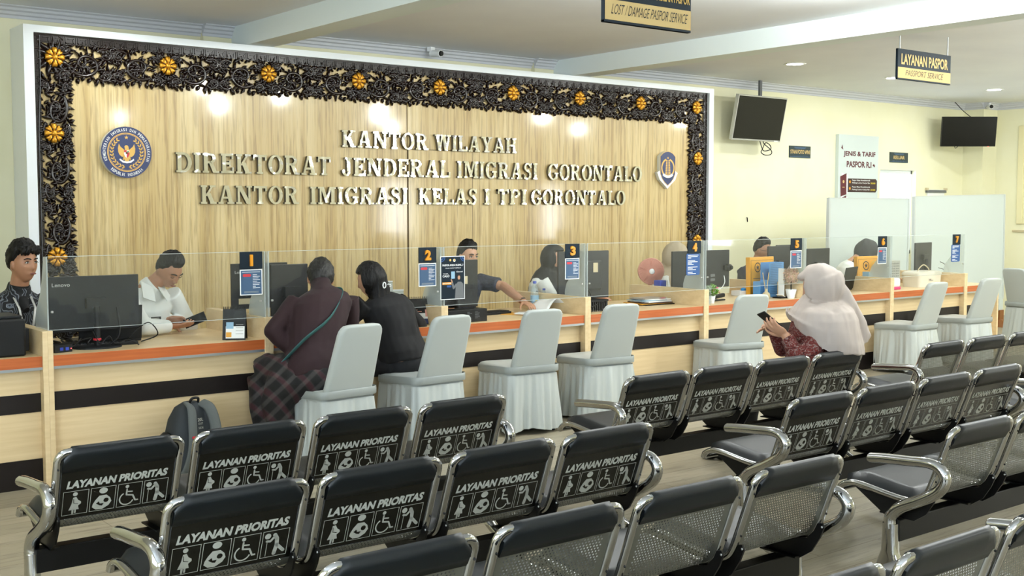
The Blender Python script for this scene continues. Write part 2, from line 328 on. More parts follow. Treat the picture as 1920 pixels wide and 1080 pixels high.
def struct(mb, name, parent=None, **k):
    o = mb.build(name, parent, **k)
    if not parent: o['kind'] = 'structure'
    return o
def copy_tree(o, parent=None):
    c = o.copy(); C.objects.link(c)
    if parent: c.parent = parent
    for ch in list(o.children): copy_tree(ch, c)
    return c
def crom(p, k=6):
    p = [Vector(q) for q in p]; out = []
    for i in range(len(p)-1):
        a, b, c, d = p[max(i-1, 0)], p[i], p[i+1], p[min(i+2, len(p)-1)]
        for j in range(k):
            t = j/k; out.append(.5*((2*b)+(c-a)*t+(2*a-5*b+4*c-d)*t*t+(3*b-a-3*c+d)*t**3))
    return out+[p[-1]]
def rrect(w, h, r, k=5, cx=0, cy=0):
    o = []
    for sx, sy, a in ((1, 1, 0), (-1, 1, PI/2), (-1, -1, PI), (1, -1, 3*PI/2)):
        for i in range(k+1): t = a+PI/2*i/k; o.append((cx+sx*(w/2-r)+r*math.cos(t), cy+sy*(h/2-r)+r*math.sin(t)))
    return o
def perim(w, h, r, n):
    p = rrect(w, h, r, 6); p = p+[p[0]]; d = [0]
    for a, b in zip(p, p[1:]): d.append(d[-1]+math.hypot(b[0]-a[0], b[1]-a[1]))
    out = []; j = 0
    for i in range(n):
        s = d[-1]*i/n
        while d[j+1] < s: j += 1
        t = (s-d[j])/(d[j+1]-d[j] or 1); out.append((p[j][0]+(p[j+1][0]-p[j][0])*t, p[j][1]+(p[j+1][1]-p[j][1])*t))
    return out
_tmp = bpy.data.scenes.new('bake')

def fuse(mb, voxel=.008, smooth=3, mt=None, name='m'):
    me = mb.mesh(name); o = bpy.data.objects.new(name, me); _tmp.collection.objects.link(o)
    r = o.modifiers.new('r', 'REMESH'); r.mode = 'VOXEL'; r.voxel_size = voxel; r.use_smooth_shade = True
    if smooth: k = o.modifiers.new('k', 'SMOOTH'); k.iterations = smooth; k.factor = .5
    vl = _tmp.view_layers[0]; vl.update(); dg = vl.depsgraph
    out = bpy.data.meshes.new_from_object(o.evaluated_get(dg), depsgraph=dg)
    bpy.data.objects.remove(o)
    out.materials.clear(); out.materials.append(mt)
    for p in out.polygons: p.use_smooth = True; p.material_index = 0
    out.name = name; return out

def ripple(me, fn):
    """move every vertex along its normal by fn(vertex position)"""
    n = [x.vector.copy() for x in me.vertex_normals]; co = []
    for v, q in zip(me.vertices, n): co += list(v.co+q*fn(v.co))
    me.vertices.foreach_set('co', co); me.update()

# ================================================================== the room
ZC = 3.18; YW = 9.6; XR = 16.6; XL = -1.5; YB = -3.0
b = MB(); b.box(XL, XR, YB, YW, -.1, 0, M['floor']); struct(b, 'floor')
b = MB(); b.box(XL, XR, YB, YW, ZC, ZC+.12, M['ceil']); struct(b, 'ceiling')
b = MB(); wx0, wx1, wz0, wz1 = 14.11, 14.99, .95, 2.155      # wall of the counter with its small bright window
b.box(XL-.15, wx0, YW, YW+.15, 0, ZC, M['wall']); b.box(wx1, XR+.15, YW, YW+.15, 0, ZC, M['wall'])
b.box(wx0, wx1, YW, YW+.15, 0, wz0, M['wall']); b.box(wx0, wx1, YW, YW+.15, wz1, ZC, M['wall']); struct(b, 'wall_back')
def holed(name, axis, p0, p1, a0, a1, holes):                # wall slab with rectangular openings (a0..a1 along the wall)
    b = MB(); cuts = sorted(holes); x = a0
    def bx(u0, u1, z0, z1):
        if u1-u0 > 1e-4 and z1-z0 > 1e-4: b.box(*((p0, p1, u0, u1) if axis == 'x' else (u0, u1, p0, p1)), z0, z1, M['wall'])
    for h0, h1, z0, z1 in cuts: bx(x, h0, 0, ZC); bx(h0, h1, 0, z0); bx(h0, h1, z1, ZC); x = h1
    bx(x, a1, 0, ZC); struct(b, name)
holed('wall_left', 'x', XL-.15, XL, YB, YW, [(-1.6, 3.6, .8, 2.6)])
holed('wall_right', 'x', XR, XR+.15, YB, YW, [(-1.4, -.8, .9, 2.15)])
holed('wall_front', 'y', YB-.15, YB, XL-.15, XR+.15, [(-.4, 3.2, .9, 2.6), (13.35, 14.05, .9, 2.25)])
def window(name, axis, p, a0, a1, z0, z1, nd_):
    b = MB()
    def bx(u0, u1, q0, q1): b.box(*((p-.03, p+.03, u0, u1) if axis == 'x' else (u0, u1, p-.03, p+.03)), q0, q1, M['whitealu'])
    for i in range(nd_+1): u = a0+(a1-a0)*i/nd_; bx(max(a0, u-.025), min(a1, u+.025), z0, z1)
    bx(a0, a1, z0, z0+.05); bx(a0, a1, z1-.05, z1)
    o = struct(b, name); g = MB(); g.box(*((p-.003, p+.003, a0+.02, a1-.02) if axis == 'x' else (a0+.02, a1-.02, p-.003, p+.003)), z0+.02, z1-.02, M['pane']); g.build('window_pane', o)
window('window_1', 'x', XL-.1, -1.6, 3.6, .8, 2.6, 4); window('window_2', 'x', XR+.1, -1.4, -.8, .9, 2.15, 1);
window('window_3', 'y', YB-.1, -.4, 3.2, .9, 2.6, 3); window('window_4', 'y', YB-.1, 13.35, 14.05, .9, 2.25, 1); window('window_5', 'y', YW+.1, wx0, wx1, wz0, wz1, 1)  # wide opening in the front wall is unseen, added for the fill
# ceiling beams, cornices, corner pilasters
for i, x in enumerate((4.63, 8.06)):
    b = MB(); b.box(x-.25 if i == 0 else x, x if i == 0 else x+.25, YB, YW, 3.0, ZC+.02, M['beam']); struct(b, 'trim_%d' % (i+1))
CP = [(0, 0), (.012, 0), (.012, .022), (.03, .03), (.034, .05), (.055, .06), (.06, .078), (.085, .088), (.085, .1), (0, .1)]   # (out from wall, up)
def cornice(name, p0, p1, out):
    d = (Vector(p1)-Vector(p0)); o = Vector(out); b = MB()
    b.loft([[Vector(p)+o*u+Vector((0, 0, ZC-.095+w)) for u, w in CP] for p in (p0, p1)], M['cornice'], smooth=False); struct(b, name)
cornice('trim_3', (XL, YW, 0), (4.20, YW, 0), (0, -1, 0)); cornice('trim_4', (4.63, YW, 0), (7.86, YW, 0), (0, -1, 0))
cornice('trim_5', (8.31, YW, 0), (16.22, YW, 0), (0, -1, 0)); cornice('trim_6', (XR, 9.3, 0), (XR, 5.4, 0), (-1, 0, 0))
for i, (x0, x1) in enumerate(((4.12, 4.40), (7.80, 8.06))):      # wall posts that carry the beams
    b = MB(); b.box(x0, x1, YW-.06, YW, 0, ZC, M['wall']); struct(b, 'column_%d' % (i+1)); cornice('trim_%d' % (7+i), (x0-.01, YW-.06, 0), (x1, YW-.06, 0), (0, -1, 0))
b = MB(); b.box(16.22, XR, 9.28, YW, 0, ZC, M['wall']); struct(b, 'column_3'); cornice('trim_9', (16.22, 9.28, 0), (XR, 9.28, 0), (0, -1, 0)); cornice('trim_10', (16.22, YW, 0), (16.22, 9.28, 0), (-1, 0, 0))
# wall panelling of the right-hand wall (cream moulded surround)
b = MB()
for y1, y0, z1, z0, w, t in ((8.92, 6.2, 2.83, 1.38, .09, .035), (8.66, 6.4, 2.63, 1.60, .03, .02)):
    b.box(XR-t, XR-.0005, y0+w, y1-w, z1-w, z1, M['cream']); b.box(XR-t, XR-.0005, y0+w, y1-w, z0, z0+w, M['cream']); b.box(XR-t, XR, y1-w, y1, z0, z1, M['cream']); b.box(XR-t, XR, y0, y0+w, z0, z1, M['cream'])
b.box(XR-.035, XR, 6.2, 8.98, 1.26, 1.29, M['beige']); struct(b, 'door_1', bevel=.006)

# ceiling downlights (lamp light lives in the builder)
def downlight(x, y, p, label, big=False):
    t = thing('ceiling_downlight', label, 'ceiling light', (x, y, ZC), group='recessed downlights of the ceiling'); b = MB(); r = .11
    b.lathe([(r*.8, -.004), (r, -.007), (r*1.12, -.001), (r*1.12, 0)], M['white'], n=28); b.build('trim_ring', t)
    b = MB(); b.lathe([(.0001, -.003), (r*.8, -.004)], M['bulb'], n=28); b.build('diffuser', t)
    l = bpy.data.lights.new('downlight', 'AREA'); l.shape = 'DISK'; l.size = .2; l.energy = p; l.color = (.97, 1, .965); l.spread = 3.05
    o = bpy.data.objects.new('downlight_lamp', l); C.objects.link(o); o.location = (x, y, ZC-.012)
LL = {0: 'round lit downlight left of the hanging LAYANAN PASPOR sign', 1: 'round lit downlight half hidden behind the LAYANAN PASPOR sign', 2: 'round lit downlight nearest the corner above the second television'}
for i, (x, y, p) in enumerate(LAMPS): downlight(x, y, p, LL.get(i, 'round recessed ceiling downlight behind or above the view of the hall'))
for i, (x, y, p) in enumerate(DOMES):
    t = thing('ceiling_fill_dome', 'unseen white dome lamp, one of a mostly added set filling the hall', 'ceiling light', (x, y, ZC), group='unseen dome lamps mostly added as fill'); b = MB(); b.lathe([(.0001, -.05), (.07, -.045), (.11, -.03), (.13, 0)], M['bulb'], n=28); b.build('dome', t)
    l = bpy.data.lights.new('fill_dome_lamp', 'POINT'); l.shadow_soft_size = .07; l.energy = p; l.color = (.96, 1, .97); o = bpy.data.objects.new('fill_dome_light', l); C.objects.link(o); o.location = (x, y, ZC-.14)  # point lamp hung below the dome to brighten ceiling and beams

# ================================================================== carved feature panel behind the counter
FX0, FX1, FY, FZ = 2.557, 10.26, 9.24, 3.0
fp = thing('feature_panel', 'large striped veneer wall panel in carved dark frame with gold rosettes', 'wall panel', (0, 0, 0))
b = MB(); b.box(FX0, FX0+.075, FY, YW-.002, .02, FZ, M['whitealu']); b.box(FX1-.075, FX1, FY, YW-.002, .02, FZ, M['whitealu']); b.box(FX0+.075, FX1-.075, FY, YW-.002, FZ-.055, FZ, M['whitealu']); b.build('white_frame', fp)
VY = 9.30; VX0, VX1, VZ1 = FX0+.075, FX1-.075, FZ-.055
b = MB(); b.box(VX0, 6.035, VY, VY+.02, .02, VZ1, M['veneer']); b.box(6.045, VX1, VY, VY+.02, .02, VZ1, M['veneer']); b.box(6.0, 6.1, VY+.006, VY+.018, .02, VZ1, M['groove']); b.build('veneer', fp)
b = MB(); b.box(6.052, 6.80, VY-.004, VY+.002, .05, 2.165, M['veneer']); b.box(6.044, 6.808, VY-.002, VY+.002, .05, 2.172, M['groove']); b.build('flush_door', fp)
# Greek-key moulding strips
def key_strip(mb, x0, x1, z0, z1, y, vert=False):
    mb.box(x0, x1, y-.02, VY-.001, z0, z1, M['carve'])
    L = (z1-z0) if vert else (x1-x0); wd = (x1-x0) if vert else (z1-z0); n = int(L/.095); st = L/n; t = .006
    for i in range(n):
        o = i*st
        segs = [((.08, .9), (.92, .9)), ((.08, .9), (.08, .2)), ((.08, .2), (.7, .2)), ((.7, .2), (.7, .62)), ((.7, .62), (.3, .62)), ((.92, .9), (.92, .05))]
        for (u0, w0), (u1, w1) in segs:
            a0, a1 = o+min(u0, u1)*st-t/2, o+max(u0, u1)*st+t/2; c0, c1 = min(w0, w1)*wd-t/2, max(w0, w1)*wd+t/2
            if vert: mb.box(x0+c0, x0+c1, y-.026, y-.0195, z0+a0, z0+a1, M['carve'])
            else: mb.box(x0+a0, x0+a1, y-.026, y-.0195, z0+c0, z0+c1, M['carve'])
b = MB(); key_strip(b, VX0+.05, VX1-.05, VZ1-.07, VZ1, VY); b.box(VX0, VX1, VY-.028, VY-.0, VZ1-.012, VZ1, M['carve']); b.build('top_key_moulding', fp)
b = MB(); key_strip(b, VX0, VX0+.055, .05, VZ1-.012, VY, True); b.build('side_key_moulding', fp)
b = MB(); key_strip(b, VX1-.055, VX1, .05, VZ1-.012, VY, True); b.build('side_key_moulding', fp)
# openwork scroll carving: leaves and tendrils in half-modules mirrored about each rosette
def leaf(mb, P, ang, L, w, y, lift):
    ca, sa = math.cos(ang), math.sin(ang); N = 6; vs = []; bend = random.uniform(-.5, .5)
    for i in range(N+1):
        t = i/N; wd = w*math.sin(PI*min(1, t*.9+.08))**.7*(1-.25*t); cx = L*t; cy = bend*L*t*t*.5; h = lift*math.sin(PI*t)+.004
        for k in (-1, -.5, 0, .5, 1):
            x, z = cx, cy+wd*k*.5; hh = h*(1-.55*abs(k))+.010*(k == 0)
            if abs(k) == 1: hh = -.004
            vs.append((P[0]+x*ca-z*sa, y-hh-.006, P[1]+x*sa+z*ca))
    mb.add(vs, [(i*5+k, i*5+k+1, i*5+k+6, i*5+k+5) for i in range(N) for k in range(4)], M['carve'], True)
def tendril(mb, pts, r, y, q=.012):
    mb.tube([(x, y-q, z) for x, z in pts], [r*(1-.45*i/(len(pts)-1)) for i in range(len(pts))], M['carve'], n=6)
def half_module(mb, tf, y):
    """scroll work in a 0.45 x 0.34 cell; tf maps (u along, v across) to the wall"""
    def spiral(cx, cz, r0, a0, turns, sg, n=26):
        out = []
        for i in range(n+1):
            t = i/n; r = r0*(1-.82*t); a = a0+sg*turns*2*PI*t; out.append(tf(cx+r*math.cos(a), cz+r*math.sin(a)))
        return out
    rnd = random.Random(3)
    for cx, cz, r0, a0, tn, sg, lw in ((.235, .165, .125, -2.4, 1.25, 1, .017), (.395, .255, .07, 2.6, 1.0, -1, .013), (.395, .075, .065, -2.6, 1.0, 1, .013), (.07, .29, .05, 0, 1, -1, .011), (.07, .05, .05, 0, 1, 1, .011)):
        pts = spiral(cx, cz, r0, a0, tn, sg); tendril(mb, pts, lw, y, .016)
        for i in range(0, len(pts)-2, 2):
            p, q = pts[i], pts[i+1]; a = math.atan2(q[1]-p[1], q[0]-p[0])
            for s_ in (-1, 1):
                if rnd.random() < .92: leaf(mb, p, a+s_*rnd.uniform(.6, 1.25), rnd.uniform(.045, .085)*(r0/.1)**.35, rnd.uniform(.024, .04), y, rnd.uniform(.006, .02))
    for u in range(9):                                # scalloped leafy lower edge and upper row
        x = .025+u*.05; p = tf(x, .035+.018*math.sin(u*1.9)); q = tf(x, -.1); a = math.atan2(q[1]-p[1], q[0]-p[0])
        leaf(mb, p, a+rnd.uniform(-.5, .5), rnd.uniform(.04, .06), .045, y, .014)
        p = tf(x, .315); q = tf(x, .5); a = math.atan2(q[1]-p[1], q[0]-p[0]); leaf(mb, p, a+rnd.uniform(-.8, .8), .05, .035, y, .012)
    for k in range(64):
        x, z = rnd.uniform(.0, .45), rnd.uniform(.03, .31); leaf(mb, tf(x, z), rnd.uniform(0, 6.28), rnd.uniform(.04, .075), rnd.uniform(.022, .036), y, rnd.uniform(.004, .016))
TOPZ0 = 2.60
b = MB()
for k in range(8):
    xc = 2.79+.9*k
    half_module(b, lambda u, v, x=xc: (x+u, TOPZ0+v*.82), VY-.004); half_module(b, lambda u, v, x=xc+.9: (x-u, TOPZ0+v*.82), VY-.004)
for xc in (2.79, 9.99):
    for k in range(12): a = k*PI/6; leaf(b, (xc+.04*math.cos(a), 2.77+.04*math.sin(a)), a+.2, .12, .055, VY-.004, .012)
    for k in range(10): leaf(b, (xc+random.uniform(-.12, .12), 2.77+random.uniform(-.14, .14)), random.uniform(0, 6.28), .07, .04, VY-.004, .012)
b.build('top_carved_border', fp)
for xc, s_ in ((2.685, 1), (10.13, -1)):
    b = MB(); z = 2.62
    while z > .1:
        half_module(b, lambda u, v, z=z, s_=s_, xc=xc: (xc+s_*(.225-v*.66), z-u*1.05), VY-.004); z -= .472
    b.build('side_carved_border', fp)
def rosette(x, z):
    b = MB(); R = .068
    for k in range(8):
        a = k*PI/4; L = R*(1.0 if k % 2 == 0 else 1.02); w = .056 if k % 2 == 0 else .052
        vs = []; N = 6
        for i in range(N+1):
            t = i/N; rr = .012+L*t*.9; wd = w*(.16+1.02*t*t**.3)*(1-.5*max(0, t-.75)/.25)
            for q in (-1, -.55, 0, .55, 1):
                h = .016+.012*math.sin(PI*t)*(1-abs(q)*.3)-.010*(1-abs(q))*(k % 2)+(.006 if abs(q) == .55 else 0)
                if abs(q) == 1: h = .004
                u, v = rr-(.010*(1-abs(q)) if t > .95 and k % 2 else 0), wd*.5*q; vs.append((x+u*math.cos(a)-v*math.sin(a), VY-.03-h, z+u*math.sin(a)+v*math.cos(a)))
        b.add(vs, [(i*5+q, i*5+q+1, i*5+q+6, i*5+q+5) for i in range(N) for q in range(4)], M['gold'], True)
    b.ell((x, VY-.052, z), (.021, .014, .021), M['gold'], 14, 8)
    for k in range(8): a = (k+.5)*PI/4; b.ell((x+.036*math.cos(a), VY-.044, z+.036*math.sin(a)), (.0085, .006, .0085), M['carve'], 8, 6)
    o = b.build('gold_rosette', fp, solid=.004)
for i in range(9): rosette(2.79+.9*i, 2.77)
for x in (2.77, 10.02):
    for z in (2.185, 1.228): rosette(x, z)
# thin wire hanging down the left moulding
b = MB(); b.tube([(VX0+.052, VY-.03, 2.93), (VX0+.05, VY-.032, 2.6), (VX0+.03, VY-.03, 2.2), (VX0+.03, VY-.03, 1.2)], .003, M['greyp'], n=5); tag(b.build('thin_cable'), 'thin grey cable running down the left carved frame edge', 'cable')

# ---------------------------------------------------------------- raised steel letters, slab serif
def arc(cx, cy, rx, ry, a0, a1, w0, w1, n=20):
    """polygon band along an ellipse; w0 horizontal-ward thickness at the sides, w1 at top and bottom"""
    o, i_ = [], []
    for k in range(n+1):
        a = a0+(a1-a0)*k/n; o.append((cx+rx*math.cos(a), cy+ry*math.sin(a))); i_.append((cx+(rx-w0)*math.cos(a), cy+(ry-w1)*math.sin(a)))
    return [[o[k], o[k+1], i_[k+1], i_[k]] for k in range(n)]
def R_(x0, x1, y0, y1): return [(x0, y0), (x1, y0), (x1, y1), (x0, y1)]
sw, th, sh = .2, .12, .1
def stem(x, t=1, bt=1, l=.07, r=.07, s=.2):
    o = [R_(x, x+s, 0, 1)]
    if bt: o.append(R_(x-l, x+s+r, 0, sh))
    if t: o.append(R_(x-l, x+s+r, 1-sh, 1))
    return o
def dg(x0, y0, x1, y1, w): return [(x0, y0), (x0+w, y0), (x1+w, y1), (x1, y1)]
H = PI/2
GL = {
 'I': (.36, stem(.08)), 'T': (.76, stem(.28, t=0)+[R_(0, .76, 1-.13, 1), R_(0, .09, .70, 1), R_(.67, .76, .70, 1)]),
 'L': (.70, stem(.08)+[R_(.2, .70, 0, .13), R_(.60, .70, 0, .33)]),
 'E': (.72, stem(.08, r=.0)+[R_(.2, .70, 0, .13), R_(.2, .68, .87, 1), R_(.2, .52, .44, .56), R_(.61, .71, 0, .30), R_(.59, .68, .72, 1), R_(.45, .53, .36, .64)]),
 'H': (.86, stem(.08, l=.07, r=.06)+stem(.58, l=.06, r=.07)+[R_(.2, .6, .44, .57)]),
 'K': (.86, stem(.08)+[dg(.24, .42, .58, .96, .12), dg(.52, .05, .30, .58, .24), R_(.50, .86, 0, sh), R_(.50, .82, 1-sh, 1)]),
 'A': (.90, [dg(.10, .04, .36, 1, .11), dg(.60, .04, .38, 1, .22), R_(0, .30, 0, sh), R_(.50, .90, 0, sh), R_(.24, .66, .28, .39)]),
 'N': (.92, [R_(.10, .22, 0, 1), R_(.70, .82, 0, 1), dg(.60, 0, .08, 1, .24), R_(0, .32, 0, sh), R_(.0, .2, 1-sh, 1), R_(.60, .92, 1-sh, 1)]),
 'M': (1.08, [R_(.10, .21, 0, 1), R_(.80, 1.0, 0, 1), dg(.46, .08, .14, 1, .2), dg(.44, .08, .70, 1, .13), R_(0, .31, 0, sh), R_(.0, .3, 1-sh, 1), R_(.72, 1.08, 0, sh), R_(.76, 1.08, 1-sh, 1)]),
 'W': (1.20, [dg(.26, 0, .08, 1, .22), dg(.30, 0, .50, .98, .12), dg(.72, 0, .54, 1, .22), dg(.80, 0, 1.0, .98, .12), R_(0, .38, 1-sh, 1), R_(.42, .84, 1-sh, 1), R_(.90, 1.2, 1-sh, 1)]),
 'Y': (.86, [R_(.33, .53, 0, .5), dg(.32, .42, .08, 1, .21), dg(.42, .44, .64, .98, .12), R_(.23, .63, 0, sh), R_(0, .36, 1-sh, 1), R_(.54, .86, 1-sh, 1)]),
 'O': (.84, arc(.42, .5, .42, .52, 0, 2*PI, .2, .10, 32)),
 'D': (.82, stem(.08, r=0)+arc(.36, .5, .46, .5, -H, H, .2, .12)+[R_(.2, .40, 0, .12), R_(.2, .40, .88, 1)]),
 'P': (.74, stem(.08, t=0)+arc(.40, .73, .32, .27, -H, H, .17, .11)+[R_(.01, .42, .89, 1), R_(.2, .42, .46, .57)]),
 'R': (.88, stem(.08, t=0)+arc(.40, .74, .32, .26, -H, H, .17, .11)+[R_(.01, .42, .89, 1), R_(.2, .42, .48, .59), dg(.56, 0, .34, .52, .22), R_(.62, .88, 0, sh)]),
 'J': (.62, [R_(.30, .50, .25, 1), R_(.20, .60, 1-sh, 1)]+arc(.26, .23, .24, .25, -PI, 0, .17, .11)+[[(.02+.09+.09*math.cos(a), .24+.09*math.sin(a)) for a in [k*PI/5 for k in range(10)]]]),
 'G': (.86, arc(.42, .5, .42, .52, .62, 2*PI-.55, .2, .10, 30)+[R_(.60, .78, .08, .45), R_(.50, .86, .36, .46), R_(.66, .76, .68, 1)]),
 'S': (.66, arc(.34, .74, .28, .28, .25, 1.5*PI, .15, .11)+arc(.32, .27, .30, .29, -PI*.95, H, .16, .11)+[R_(.52, .62, .70, .98), R_(.02, .12, .02, .30), dg(.36, .40, .22, .60, .2)]),
}
def lettering(label, words, z0, z1):
    root = thing('wall_lettering', label, 'sign lettering', (0, 0, 0), group='raised steel words on the veneer panel'); h = z1-z0
    for wd, x0, x1 in words:
        tot = sum(GL[c][0] for c in wd)+.10*(len(wd)-1); k = (x1-x0)/tot; x = x0
        for c in wd:
            b = MB(); b.M = T(x, VY, z0) @ FRONT
            for n_, p in enumerate(GL[c][1]): b.prism([(u*k, v*h) for u, v in p], .004, .036+.0002*(n_ % 7), M['mirror'], M['steelside'])
            rot = random.uniform(-.012, .012)
            o = b.build('letter', root); x += (GL[c][0]+.10)*k
lettering('polished steel letters reading KANTOR WILAYAH, topmost of the three lines', [('KANTOR', 5.315, 6.262), ('WILAYAH', 6.335, 7.335)], 2.165, 2.318)
lettering('polished steel letters reading DIREKTORAT JENDERAL IMIGRASI GORONTALO, the long middle line', [('DIREKTORAT', 3.745, 5.193), ('JENDERAL', 5.31, 6.515), ('IMIGRASI', 6.60, 7.615), ('GORONTALO', 7.76, 9.12)], 1.905, 2.07)
lettering('polished steel letters reading KANTOR IMIGRASI KELAS I TPI GORONTALO, lowest of three lines', [('KANTOR', 3.955, 4.872), ('IMIGRASI', 4.985, 6.02), ('KELAS', 6.145, 6.84), ('I', 6.93, 7.01), ('TPI', 7.10, 7.47), ('GORONTALO', 7.535, 8.87)], 1.645, 1.80)

# ---------------------------------------------------------------- round ministry emblem
e = thing('round_emblem', 'round navy emblem with gold eagle and wreath on the left of the panel', 'emblem', (3.33, VY, 2.055))
b = MB(); b.M = FRONT; Rr = .205
b.prism([(Rr*math.cos(2*PI*k/64), Rr*math.sin(2*PI*k/64)) for k in range(64)], .002, .05, M['emb_navy'], M['emb_side']); b.build('disc', e)
b = MB(); b.M = FRONT
b.ring(0, 0, .1495, .156, .0506, M['emb_gold'], 64); b.ring(0, 0, .143, .1465, .0506, M['emb_gold'], 64); b.build('gold_ring', e)
def ring_text(b, t, r, hgt, a0, a1, z, mt, inward=False, wd=None):
    n = len(t)
    for i, c in enumerate(t):
        if c == ' ': continue
        a = a0+(a1-a0)*(i+.5)/n; s_ = b.M.copy(); rot = a-PI/2 if not inward else a+PI/2
        b.M = s_ @ Matrix.Translation((r*math.cos(a), r*math.sin(a), 0)) @ Matrix.Rotation(rot, 4, 'Z'); w = (wd or hgt*.72)*(.35 if c == 'I' else 1.15 if c == 'M' else 1)
        b.text(c, -w/2, w/2, -hgt/2, hgt/2, z, mt, .012); b.M = s_
b = MB(); b.M = FRONT; ring_text(b, 'KEMENTERIAN IMIGRASI DAN PEMASYARAKATAN', .180, .024, 3.55, -.41, .0508, M['white'], wd=.014); ring_text(b, 'REPUBLIK INDONESIA', .180, .024, 3.95, 5.48, .0508, M['white'], True, wd=.013); b.build('lettering', e)
b = MB(); b.M = FRONT
def star(b, cx, cy, r, z, mt): b.poly([(cx+(r if k % 2 == 0 else r*.4)*math.cos(PI/2+k*PI/5), cy+(r if k % 2 == 0 else r*.4)*math.sin(PI/2+k*PI/5)) for k in range(10)], z, mt)
star(b, 0, .118, .018, .0508, M['emb_gold'])
for s_ in (-1, 1):
    for k in range(11):
        a = -PI/2+s_*(.16+k*.225); cx, cy = .120*math.cos(a), .120*math.sin(a)
        for w in (-1, 1):
            t = a+s_*(PI/2)+w*.6; b.disc(cx+.011*math.cos(t), cy+.011*math.sin(t), .016, .0507, M['emb_gold'], 10, .0055, t)
b.build('leaf_print', e)
b = MB(); b.M = FRONT; z = .0510
for s_ in (-1, 1): b.poly([(s_*x, y) for x, y in ((.012, .012), (.03, .028), (.05, .045), (.062, .068), (.07, .03), (.068, .0), (.058, -.022), (.04, -.036), (.02, -.036), (.01, -.02))], z, M['emb_gold']); b.stroke([(s_*.02, -.03), (s_*.028, -.058)], .012, z, M['emb_gold'])
b.poly([(-.016, .04), (-.018, .046), (-.008, .056), (.006, .056), (.014, .048), (.02, .02), (.024, -.04), (.012, -.085), (-.012, -.085), (-.024, -.04), (-.014, .02)], z+.0002, M['emb_gold'])
b.poly([(-.056, -.05), (-.03, -.068), (0, -.074), (.03, -.068), (.056, -.05), (.06, -.062), (.034, -.082), (0, -.088), (-.034, -.082), (-.06, -.062)], z+.0004, M['white'])
b.poly([(-.022, .016), (.022, .016), (.022, -.016), (.012, -.036), (0, -.046), (-.012, -.036), (-.022, -.016)], z+.0006, M['white'])
b.rect(-.022, 0, 0, .016, z+.0008, M['red']); b.poly([(0, 0), (.022, 0), (.022, -.016), (.012, -.036), (0, -.046)], z+.0008, M['red']); b.disc(.011, .006, .007, z+.001, M['green'], 10); b.disc(0, -.006, .009, z+.001, M['black'], 10); star(b, 0, -.006, .005, z+.0012, M['emb_gold']); b.build('eagle', e)
# ---------------------------------------------------------------- shield emblem
e = thing('shield_emblem', 'navy shield emblem with gold tower and white ribbon right of the lettering', 'emblem', (9.515, VY, 2.055)); b = MB(); b.M = FRONT
SH = [(-.125, .14), (-.08, .178), (-.04, .193), (0, .199), (.04, .193), (.08, .178), (.125, .14), (.125, 0), (.118, -.06), (.09, -.115), (.05, -.155), (0, -.19), (-.05, -.155), (-.09, -.115), (-.118, -.06), (-.125, 0)]
b.prism(SH, .002, .05, M['emb_gold'], M['emb_side']); b.poly([(x*.955, y*.97) for x, y in SH], .0506, M['emb_navy']); b.build('shield', e)
b = MB(); b.M = FRONT; RB = [(-.125, -.02), (-.165, -.045), (-.125, -.125), (-.06, -.175), (0, -.225), (.06, -.175), (.125, -.125), (.165, -.045), (.125, -.02), (.118, -.06), (.09, -.115), (.05, -.155), (0, -.19), (-.05, -.155), (-.09, -.115), (-.118, -.06)]
for i in range(8): b.prism([RB[i], RB[i+1], RB[14-i if i < 7 else 8], RB[(15-i) % 16]], .004, .046, M['white'], M['emb_side'])
b.build('ribbon', e)
b = MB(); b.M = FRONT; z = .0512
for s_ in (-1, 1):
    for k in range(9):
        w = .022+.004*k*.6; y = .085-k*.0185; b.rect(min(s_*.007, s_*(.012+w*.75)), max(s_*.007, s_*(.012+w*.75)), y, y+.014, z, M['emb_gold'])
    b.ring(0, .01, .088, .108, z, M['emb_gold'], 24, PI/2-s_*.28, PI/2-s_*2.5)
b.rect(-.05, .05, -.082, -.066, z, M['emb_gold']); star(b, 0, .122, .018, z+.0002, M['emb_gold']); b.ring(0, .02, .095, .125, z+.0004, M['white'], 16, -PI/2-.75, -PI/2+.75)
ring_text(b, 'IMIGRASI', .110, .016, -PI/2-.6, -PI/2+.6, z+.0008, M['black'], True, wd=.009); b.build('tower', e)

# ================================================================== things on the walls and ceiling
def hang_sign(loc, w, h, rows, label, zc):
    t = thing('hanging_sign', label, 'sign', loc); b = MB(); b.box(-w/2, w/2, -.012, .012, -h/2, h/2, M['navy']); b.box(-w/2, w/2, -.0125, .0125, -h/2, -h/2+.012, M['navy']); b.build('sign_box', t, bevel=.002)
    b = MB(); b.M = T(0, -.0125, 0) @ FRONT
    b.rect(-w/2+.002, w/2-.002, -h/2+.012, -h/2+h*rows['split'], .0008, M['sand'])
    for s, x0, x1, y0, y1, mt, bd, sh in rows['text']: b.text(s, x0*w, x1*w, y0*h, y1*h, .0018, M[mt], bd, sh)
    b.build('printed_face', t)
    for s in (-1, 1): b = MB(); b.box(s*(w/2-.04)-.004, s*(w/2-.04)+.004, -.004, .004, h/2, zc-loc[2], M['alu']); b.build('suspension_rod', t)
hang_sign((9.45, 6.0, 2.88), .842, .268, {'split': .40, 'text': [('LAYANAN PASPOR', -.44, .44, -.01, .35, 'sand', .03, 0), ('PASSPORT SERVICE', -.36, .34, -.36, -.17, 'navy', -.008, .25)]}, 'hanging dark sign reading LAYANAN PASPOR and PASSPORT SERVICE', ZC)
